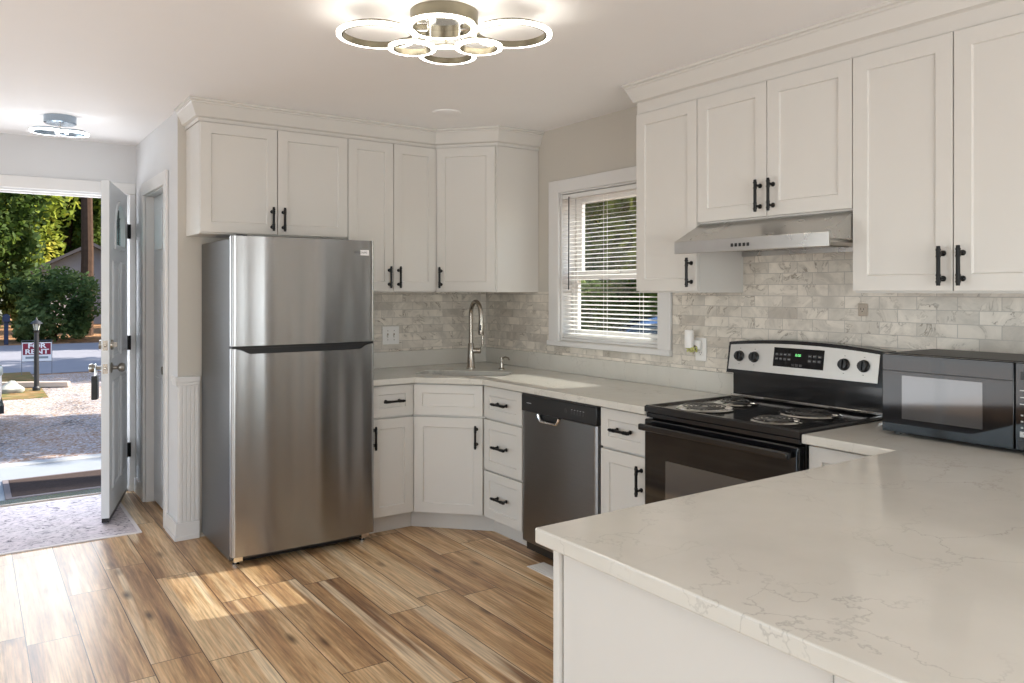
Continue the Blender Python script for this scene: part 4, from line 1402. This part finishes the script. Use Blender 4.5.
for s_ in (1, -1):
    b = MB()
    for x0, x1 in ((.11, LW / 2 - .04), (LW / 2 + .04, LW - .11)):
        raised(b, x0, x1, 1.0, 1.6, s_ * DT, s_)
        raised(b, x0, x1, .2, .86, s_ * DT, s_)
    b.build('raised_panels', 'doorpaint', leaf, smooth=False)
for z in (.30, 1.05, 1.83):
    MB().lathe([(.001, -.05), (.009, -.05), (.009, .05), (.001, .05)], (0.0, DT + .012, z), n=12).box(-.002, .028, DT, DT + .003, z - .05, z + .05).build('hinge', 'black', t)
kx = LW - .07
MB().lathe([(.001, 0), (.032, 0), (.032, .006), (.012, .012), (.011, .035), (.024, .045), (.029, .06), (.024, .075), (.001, .08)], (kx, DT, .945), 'y').build('door_knob', 'knob', t)
MB().lathe([(.001, 0), (.032, 0), (.032, -.006), (.012, -.012), (.011, -.035), (.024, -.045), (.029, -.06), (.024, -.075), (.001, -.08)], (kx, -DT, .945), 'y').build('door_knob', 'knob', t)
MB().lathe([(.001, 0), (.032, 0), (.030, .012), (.001, .013)], (kx, DT, 1.085), 'y').box(kx - .005, kx + .005, DT + .012, DT + .034, 1.07, 1.1).build('deadbolt', 'knob', t)
MB().lathe([(.001, 0), (.032, 0), (.029, -.02), (.001, -.022)], (kx, -DT, 1.085), 'y').build('deadbolt', 'knob', t)
for z in (.945, 1.085):
    MB().box(LW, LW + .0015, -.0135, .0135, z - .029, z + .029).lathe([(.001, .0015), (.009, .0015), (.007, .01), (.001, .011)], (LW, 0, z), 'x', 12).build('latch_plate', 'nickel', t)
MB().box(.01, LW - .005, -.02, .02, .018, .0445).build('door_sweep', 'plastic', t, smooth=False)
# key lockbox on the outside knob
c, s2 = math.cos(rz), math.sin(rz)
kp = (HINGE.x + c * kx + s2 * .048, HINGE.y + s2 * kx - c * .048)
t = thing('lockbox', 'black key lockbox hanging from the outside knob of the front door', 'lockbox', (kp[0], kp[1], .945), rz)
MB().box(-.035, .035, -.034, .0, -.19, -.045).build('case', 'postblack', t, bevel=.006)
MB().tube([(-.022, -.013, -.05), (-.022, -.013, -.005), (-.013, -.013, .018), (0, -.013, .024), (.013, -.013, .018), (.022, -.013, -.005), (.022, -.013, -.05)], .004, 8).build('shackle', 'chrome', t)
for z in (-.09, -.115, -.14, -.165):
    MB().box(-.018, .018, -.034, -.03, z - .008, z + .008).build('dial', 'satin', t, bevel=.002)
# rug and doormat
t = thing('rug', 'faded grey and lilac patterned rug on the floor inside the front door', 'rug', (.465, 5.53, .0005))
MB().box(-.345, .345, -.52, .515, 0, .006).build('pile', 'rug', t, smooth=False)
b = MB().box(-.36, -.345, -.53, .525, 0, .0065).box(.325, .34, -.5, .495, .0062, .0068)
b = MB()
for x0, x1, y0, y1 in ((-.365, -.345, -.54, .535), (.345, .365, -.54, .535), (-.345, .345, -.54, -.52), (-.345, .345, .515, .535)):
    b.box(x0, x1, y0, y1, 0, .0064)
b.build('border', 'rugedge', t, smooth=False)
t = thing('doormat', 'dark brown doormat with a grey rim on the porch outside the front door', 'doormat', (.68, 6.60, .0005))
MB().box(-.44, .44, -.28, .28, 0, .012).build('weave', 'mat', t, bevel=.002)
b = MB()
for x0, x1, y0, y1 in ((-.48, -.44, -.32, .32), (.44, .48, -.32, .32), (-.44, .44, -.32, -.28), (-.44, .44, .28, .32)):
    b.box(x0, x1, y0, y1, 0, .009)
b.build('rim', 'matedge', t, bevel=.002)

# ------------------------------------------------------------------ outdoors
GZ = -.3
def quad(name, x0, x1, y0, y1, z, m):
    return struct(MB().box(x0, x1, y0, y1, z - .1, z).build(name, m, smooth=False))
quad('ground_yard', -14, 40, -14, 62, GZ - .02, 'litter')
quad('ground_gravel', -10, 8, 6.25, 18.6, GZ, 'gravel')
quad('ground_verge', -9, 1.05, 14.6, 19.4, GZ + .006, 'verge')
quad('ground_road', -14, 22, 19.0, 29.4, GZ - .008, 'road')
b = MB().box(-1.2, 2.0, YF + .141, 7.45, -.12, 0)
struct(b.build('floor_porch', 'sill', smooth=False))
struct(MB().box(-1.2, 2.0, 7.45, 7.58, -.14, .012).build('trim_10', 'sillwhite', bevel=.01))
struct(MB().box(-1.2, 2.0, 7.2, 7.56, -.29, -.141).build('trim_11', 'sill', smooth=False))

# FOR RENT yard sign
t = thing('yard_sign', 'maroon and white rental yard sign on a wire frame by the road', 'sign', (1.14, 18.7, GZ), R(-8))
MB().box(-.26, .26, -.005, .005, .28, .66).build('sign_panel', 'signwhite', t, bevel=.001)
MB().box(-.245, .245, -.0075, -.0053, .41, .645).build('sign_field', 'signred', t)
for body, z in (('FOR', .588), ('RENT', .47)):
    o = text('sign_lettering', body, .135, 'signwhite', t, (0, -.0085, z), FRONT, .0008, .004)
    o.scale = (1.25, 1, 1)
MB().box(-.2, .2, -.0062, -.0053, .33, .375).build('sign_strip', 'sill', t)
b = MB()
for x in (-.265, .265):
    b.tube([(x, 0, 0.0), (x, 0, .7)], .006, 6)
b.tube([(-.265, 0, .7), (.265, 0, .7)], .006, 6).tube([(-.265, 0, .27), (.265, 0, .27)], .006, 6)
b.build('wire_stand', 'wire', t)
# lamp post
t = thing('lamp_post', 'black garden lamp post with a lantern, in front of the rental sign', 'lamp post', (.95, 15.7, GZ), 0)
MB().lathe([(.001, 0), (.06, 0), (.06, .05), (.04, .08), (.036, 1.0), (.05, 1.02), (.001, 1.03)], n=16).build('post', 'postblack', t)
MB().lathe([(.035, 1.03), (.06, 1.15), (.001, 1.15)], n=6).build('lantern_glass', 'lantern', t)
b = MB().lathe([(.001, 1.03), (.04, 1.03), (.04, 1.04), (.001, 1.04)], n=6).lathe([(.001, 1.151), (.1, 1.151), (.06, 1.19), (.02, 1.215), (.012, 1.24), (.001, 1.27)], n=12)
for k in range(6):
    a = 2 * PI * k / 6
    b.tube([(.037 * math.cos(a), .037 * math.sin(a), 1.03), (.062 * math.cos(a), .062 * math.sin(a), 1.152)], .005, 5)
b.build('lantern_frame', 'postblack', t)
# timber edging and rock
t = thing('landscape_timber', 'pale timber edging lying on the ground by the lamp post', 'timber', (0.98, 16.2, GZ + .007), R(-28))
MB().box(-.95, .55, -.05, .05, 0, .1).build('beam', 'timber', t, bevel=.015)
t = thing('rock', 'grey rock on the grass left of the lamp post', 'rock', (.58, 15.6, GZ + .007), 0)
b = MB()
bmesh.ops.create_icosphere(b.b, subdivisions=3, radius=1)
rnd = random.Random(5)
for v in b.b.verts:
    n_ = v.co.normalized()
    k = 1 + .12 * math.sin(n_.x * 5 + 1) * math.cos(n_.y * 4) + .07 * math.sin(n_.z * 7)
    v.co = Vector((n_.x * .2 * k, n_.y * .15 * k, max(-.02, n_.z * .16 * k) + .02))
b.build('boulder', 'stone', t)
# roadside marker post
t = thing('mailbox', 'dark blue mailbox on a post across the road', 'mailbox', (.98, 30.0, GZ - .02), 0)
MB().box(-.06, .06, -.06, .06, 0, .75).build('post', 'postblue', t, bevel=.01)
b = MB()
prf = [(-.1, .75), (.1, .75), (.1, .9)] + [(.1 * math.cos(PI * i / 8), .9 + .09 * math.sin(PI * i / 8)) for i in range(1, 8)] + [(-.1, .9)]
b.prism(prf, -.22, .22, axis='y').build('box', 'postblue', t, bevel=.005)
MB().box(.101, .109, -.1, -.06, .85, 1.0).build('flag', 'lampred', t)

# cars
def car(label, loc, rz, paint):
    t = thing('car', label, 'car', loc, rz)
    side = [(-2.15, .32), (-2.2, .55), (-2.1, .78), (-1.55, .93), (-.95, 1.0), (-.35, 1.40), (.55, 1.46), (1.35, 1.32), (1.85, 1.0), (2.12, .92), (2.2, .6), (2.12, .32)]
    rings = []
    for f, wy in ((.86, -.86), (.965, -.80), (1, -.0), (.965, .80), (.86, .86)):
        pass
    # cross sections along x, each a rounded loop in y-z
    secs = []
    xs = [-2.2, -2.12, -1.9, -1.5, -1.0, -.7, -.35, 0, .5, 1.0, 1.4, 1.75, 2.05, 2.18, 2.22]
    def top(x):
        P = [(-2.2, .62), (-2.1, .74), (-1.9, .82), (-1.0, .96), (-.35, 1.38), (.1, 1.46), (.7, 1.45), (1.3, 1.33), (1.8, 1.03), (2.1, .97), (2.22, .75)]
        for (a, h0), (b_, h1) in zip(P, P[1:]):
            if a <= x <= b_:
                return h0 + (h1 - h0) * (x - a) / (b_ - a)
        return P[-1][1]
    for x in xs:
        tz = top(x)
        belt = min(tz, .88 if x < 1.7 else .95)
        e_ = 1 - .28 * max(0, (abs(x) - 1.7) / .52) ** 2
        wb = .88 * e_
        wt_ = wb * (.72 if tz > 1.1 else .86)
        half = [(wb * .9, .26), (wb, .42), (wb, .66), (wb * .985, belt - .03), (wt_ + .04 if tz > 1.1 else wt_, max(belt, tz - .07)), (wt_ * .86, tz - .015), (0, tz)]
        loop = [(x, y, z) for y, z in half] + [(x, -y, z) for y, z in half[-2::-1]]
        secs.append(loop)
    body = MB().loft(secs).build('body', paint, t)
    sub = body.modifiers.new('smooth', 'SUBSURF'); sub.levels = 1; sub.render_levels = 1
    # glass house
    for s_ in (1, -1):
        b = MB()
        pts = [(-.62, .93), (-.28, 1.27), (.5, 1.345), (1.1, 1.24), (1.4, .95)]
        vs = [(x, s_ * (.868 - (z - .9) * .42), z) for x, z in pts]
        b.loft([[(x, y, z) for x, y, z in vs], [(x, y + s_ * .012, z) for x, y, z in vs]])
        b.build('side_window', 'carglass', t)
        MB().box(-.62, -.5, s_ * .9 - .06, s_ * .9 + .09, .92, 1.04).build('mirror', paint, t, bevel=.03)
    for (xa, za, xb, zb, nm) in ((-.93, 1.0, -.42, 1.345, 'windshield'), (1.38, 1.3, 1.74, 1.085, 'rear_window')):
        dx = -.02 if nm == 'windshield' else .02
        b = MB()
        lo = [(xa + dx, -.66, za + .012), (xa + dx, .66, za + .012), (xb + dx, .56, zb + .012), (xb + dx, -.56, zb + .012)]
        b.loft([lo, [(x + dx * .6, y, z + .014) for x, y, z in lo]])
        b.build(nm, 'carglass', t)
    for x in (-1.4, 1.35):
        for s_ in (1, -1):
            wq = MB().lathe([(.2, -.11), (.3, -.11), (.325, -.08), (.325, .08), (.3, .11), (.2, .11)], (x, s_ * .80, .325), 'y', 28, ring=True).build('wheel', 'tyre', t)
            MB().lathe([(.001, s_ * .085), (.06, s_ * .09), (.19, s_ * .075), (.205, s_ * .105), (.205, -s_ * .06), (.001, -s_ * .06)], (x, s_ * .80, .325), 'y', 20).build('rim', 'chrome', wq)
    for s_ in (1, -1):
        MB().box(-2.19, -1.98, s_ * .6 - .13, s_ * .6 + .13, .6, .7).build('headlight', 'lantern', t, bevel=.03)
        MB().box(2.02, 2.215, s_ * .6 - .12, s_ * .6 + .12, .72, .86).build('tail_light', 'lampred', t, bevel=.02)
    MB().box(-2.2, 2.2, -.7, .7, .22, .3).build('underbody', 'plastic', t)
    return t
car('white car parked on the gravel at the left edge of the doorway', (-1.86, 11.75, GZ), PI, 'carwhite').scale = (1, 1, 1.18)
car('pale blue car parked outside the kitchen window', (8.1, 7.45, GZ - .02), R(-90), 'carblue')

# far house with a gable
t = thing('house', 'grey gabled house behind the trees across the road', 'house', (5.3, 46.5, GZ - .02), R(-4))
MB().prism([(-3.2, 0), (3.2, 0), (3.2, 2.4), (0, 4.1), (-3.2, 2.4)], 0, 7, axis='y').build('walls', 'siding', t, smooth=False)
b = MB()
for s_ in (1, -1):
    b.prism([(0, 4.12), (s_ * 3.6, 2.2), (s_ * 3.6, 2.36), (0, 4.3)], -.4, 7.4, axis='y')
b.build('roof', 'roof', t, smooth=False)
MB().box(-1.9, -1.0, -.06, -.001, 0, 2.05).build('house_door', 'signwhite', t, bevel=.01)
wn = MB().box(.5, 1.6, -.05, -.001, 1.0, 2.1).build('window', 'signwhite', t, bevel=.01)
MB().box(.6, 1.5, -.056, -.0502, 1.1, 2.0).build('pane', 'carglass', wn)

# trees and shrubs: crowns of individual leaf blades round a branching trunk
def crown_mesh(seed, n, rx, rz_, z0, leaf, clumps):
    rnd = random.Random(seed)
    b = bmesh.new()
    cs = []
    for i in range(clumps):
        while True:
            p = Vector((rnd.uniform(-1, 1), rnd.uniform(-1, 1), rnd.uniform(-1, 1)))
            if .25 < p.length < 1:
                break
        cs.append((Vector((p.x * rx, p.y * rx, z0 + rz_ + p.z * rz_)), rnd.uniform(.22, .42) * rx))
    for i in range(n):
        c, r = rnd.choice(cs)
        d = Vector((rnd.gauss(0, 1), rnd.gauss(0, 1), rnd.gauss(0, 1))).normalized()
        p = c + d * r * (rnd.random() ** .4)
        a = Vector((rnd.gauss(0, 1), rnd.gauss(0, 1), rnd.gauss(0, .6))).normalized()
        q = a.cross(Vector((rnd.gauss(0, 1), rnd.gauss(0, 1), rnd.gauss(0, 1)))).normalized()
        s_ = leaf * rnd.uniform(.6, 1.3)
        vs = [b.verts.new(p + a * s_), b.verts.new(p + q * s_ * .45 + a * s_ * .2), b.verts.new(p - a * s_ * .8), b.verts.new(p - q * s_ * .45 + a * s_ * .2)]
        b.faces.new(vs)
    me = bpy.data.meshes.new('crown')
    b.to_mesh(me); b.free()
    return me
def trunk_mesh(seed, h, r, lean=.3):
    rnd = random.Random(seed)
    b = MB()
    pts = [Vector((lean * rnd.uniform(-1, 1) * (i / 6) ** 1.3, lean * rnd.uniform(-1, 1) * (i / 6) ** 1.3, h * i / 6)) for i in range(7)]
    b.tube(pts, [r * (1.25 if i == 0 else 1 - .11 * i) for i in range(7)], 9)
    for k in range(5):
        p = pts[3 + k % 3]
        a = rnd.uniform(0, 2 * PI)
        l = h * rnd.uniform(.2, .35)
        b.tube([p, p + Vector((math.cos(a) * l * .5, math.sin(a) * l * .5, l * .4)), p + Vector((math.cos(a) * l, math.sin(a) * l, l * .9))], [r * .4, r * .28, r * .12], 6)
    bmesh.ops.recalc_face_normals(b.b, faces=b.b.faces)
    me = bpy.data.meshes.new('trunk')
    b.b.to_mesh(me); b.b.free()
    for p in me.polygons:
        p.use_smooth = True
    me.materials.append(M['bark'])
    return me
def with_mat(me, m):
    me.materials.append(M[m]); return me
CROWNS = [with_mat(crown_mesh(11, 22000, 2.0, 3.5, .1, .13, 80), 'leaf_a'), with_mat(crown_mesh(12, 20000, 2.0, 3.8, .1, .13, 74), 'leaf_b'), with_mat(crown_mesh(13, 18000, 1.9, 3.6, .3, .13, 70), 'leaf_c')]
TRUNKS = [trunk_mesh(21, 6.4, .2), trunk_mesh(22, 7, .17), trunk_mesh(23, 6.2, .16)]
def tree(label, x, y, k, sc, rot, group, tall=1.0, name='tree'):
    t = thing(name, label, name, (x, y, GZ - .02), rot, group)
    t.scale = (sc, sc, sc * tall)
    for nm, me in (('crown', CROWNS[k]), ('trunk', TRUNKS[k])):
        o = bpy.data.objects.new(nm, me)
        COL.objects.link(o)
        o.parent = t
    return t
KIND = ['dense dark green tree', 'yellow-green leafy tree', 'blue-green tree']
TG = 'trees across the road'
for i, (x, y, k, sc, rot, tall) in enumerate([(-.2, 36.5, 0, 1.2, .3, 1.2), (-7.4, 37, 1, 1.25, 4, 1.2), (9.3, 37, 1, 1.2, 3.3, 1.25), (-14, 38, 2, 1.3, 1, 1.2), (15.8, 38, 2, 1.2, 5, 1.2),
                                              (1.2, 62, 1, 2.1, 5, 1.2), (12.5, 64, 1, 2.0, .9, 1.2), (-10, 62, 0, 2.0, 2.5, 1.2), (6.9, 75, 0, 2.3, 1, 1.3)]):
    far = y > 48
    tree(KIND[k] + (' in the tall row behind the house across the road' if far else ' across the road, seen through the open front door'), x, y, k, sc, rot, TG, tall)
# the bare trunk in front of the house
t = thing('tree', 'tall bare-trunked pine standing before the grey house across the road', 'tree', (3.72, 34.4, GZ - .02), 0, TG)
MB().tube([(0, 0, 0), (.06, 0, 3), (.02, .05, 7), (.1, 0, 11)], [.27, .22, .19, .13], 10).build('trunk', 'bark', t)
o = bpy.data.objects.new('crown', CROWNS[0]); COL.objects.link(o); o.parent = t; o.location = (0, 0, 8.2); o.scale = (.8, .8, .7)
SHRUB = [with_mat(crown_mesh(31, 6500, 1.25, .95, -.05, .095, 34), 'leaf_c'), with_mat(crown_mesh(32, 6000, 1.2, 1.15, -.05, .09, 32), 'leaf_a')]
for i, (x, y, k, sc) in enumerate([(-5.5, 31.8, 1, 1.2), (-1.5, 31.7, 0, 1.2), (2.5, 31.6, 0, 1.22), (6.5, 31.7, 1, 1.2)]):
    t = thing('shrub', ('loose grey-green shrub' if k == 0 else 'dark green shrub') + ' in the hedge along the far side of the road', 'shrub', (x, y, GZ - .02), i * 1.3, 'shrubs along the far side of the road')
    t.scale = (sc, sc, sc)
    for nm, me in (('foliage', SHRUB[k]),):
        o = bpy.data.objects.new(nm, me); COL.objects.link(o); o.parent = t
    MB().tube([(0, 0, 0), (.05, .02, .5), (-.1, .1, 1.1)], [.05, .04, .02], 6).tube([(0, 0, .1), (.25, -.1, .7), (.4, -.2, 1.2)], [.04, .03, .015], 6).build('stems', 'bark', t)
for i, (x, y, k, sc) in enumerate([(-5.4, 43, 1, 2.1), (.2, 43.4, 0, 2.1), (12.4, 43, 1, 2.1)]):
    t = thing('shrub', 'broad dark overgrown shrub behind the row of trees across the road' if k else 'broad grey-green overgrown shrub behind the hedge, left of the grey house', 'shrub', (x, y, GZ - .02), i * 1.9, 'overgrown shrubs behind the trees' if k else None)
    t.scale = (sc, sc, sc * 1.2)
    o = bpy.data.objects.new('foliage', SHRUB[k]); COL.objects.link(o); o.parent = t
    MB().tube([(0, 0, 0), (.05, .02, .5), (-.1, .1, 1.1)], [.05, .04, .02], 6).build('stems', 'bark', t)
# beyond the kitchen window: tall, with an unseen one added, to shade the yard
for i, (x, y, k, sc, rot) in enumerate([(16.5, 16.6, 1, 1.75, .5), (26.5, 20, 0, 1.7, 2), (16.2, 27, 0, 1.75, 3), (13.2, 7.7, 1, 1.6, 4.4), (27, 31, 0, 1.7, 1)]):
    tree(KIND[k] + ' outside the kitchen window, in a stand that also shades the yard', x, y, k, sc, rot, 'trees outside the kitchen window', 1.2)
for i, (x, y, k, sc) in enumerate([(10.5, 11.6, 1, .95), (10.2, 15.2, 1, .95), (9.4, 18.4, 1, .95), (13.9, 14.4, 0, .9)]):
    t = thing('shrub', 'dark green shrub beyond the kitchen window, near the blue car', 'shrub', (x, y, GZ - .02), i * 2.1, 'shrubs outside the kitchen window')
    t.scale = (sc, sc, sc)
    o = bpy.data.objects.new('foliage', SHRUB[k]); COL.objects.link(o); o.parent = t
    MB().tube([(0, 0, 0), (.05, .02, .5), (-.1, .1, 1.1)], [.05, .04, .02], 6).build('stems', 'bark', t)
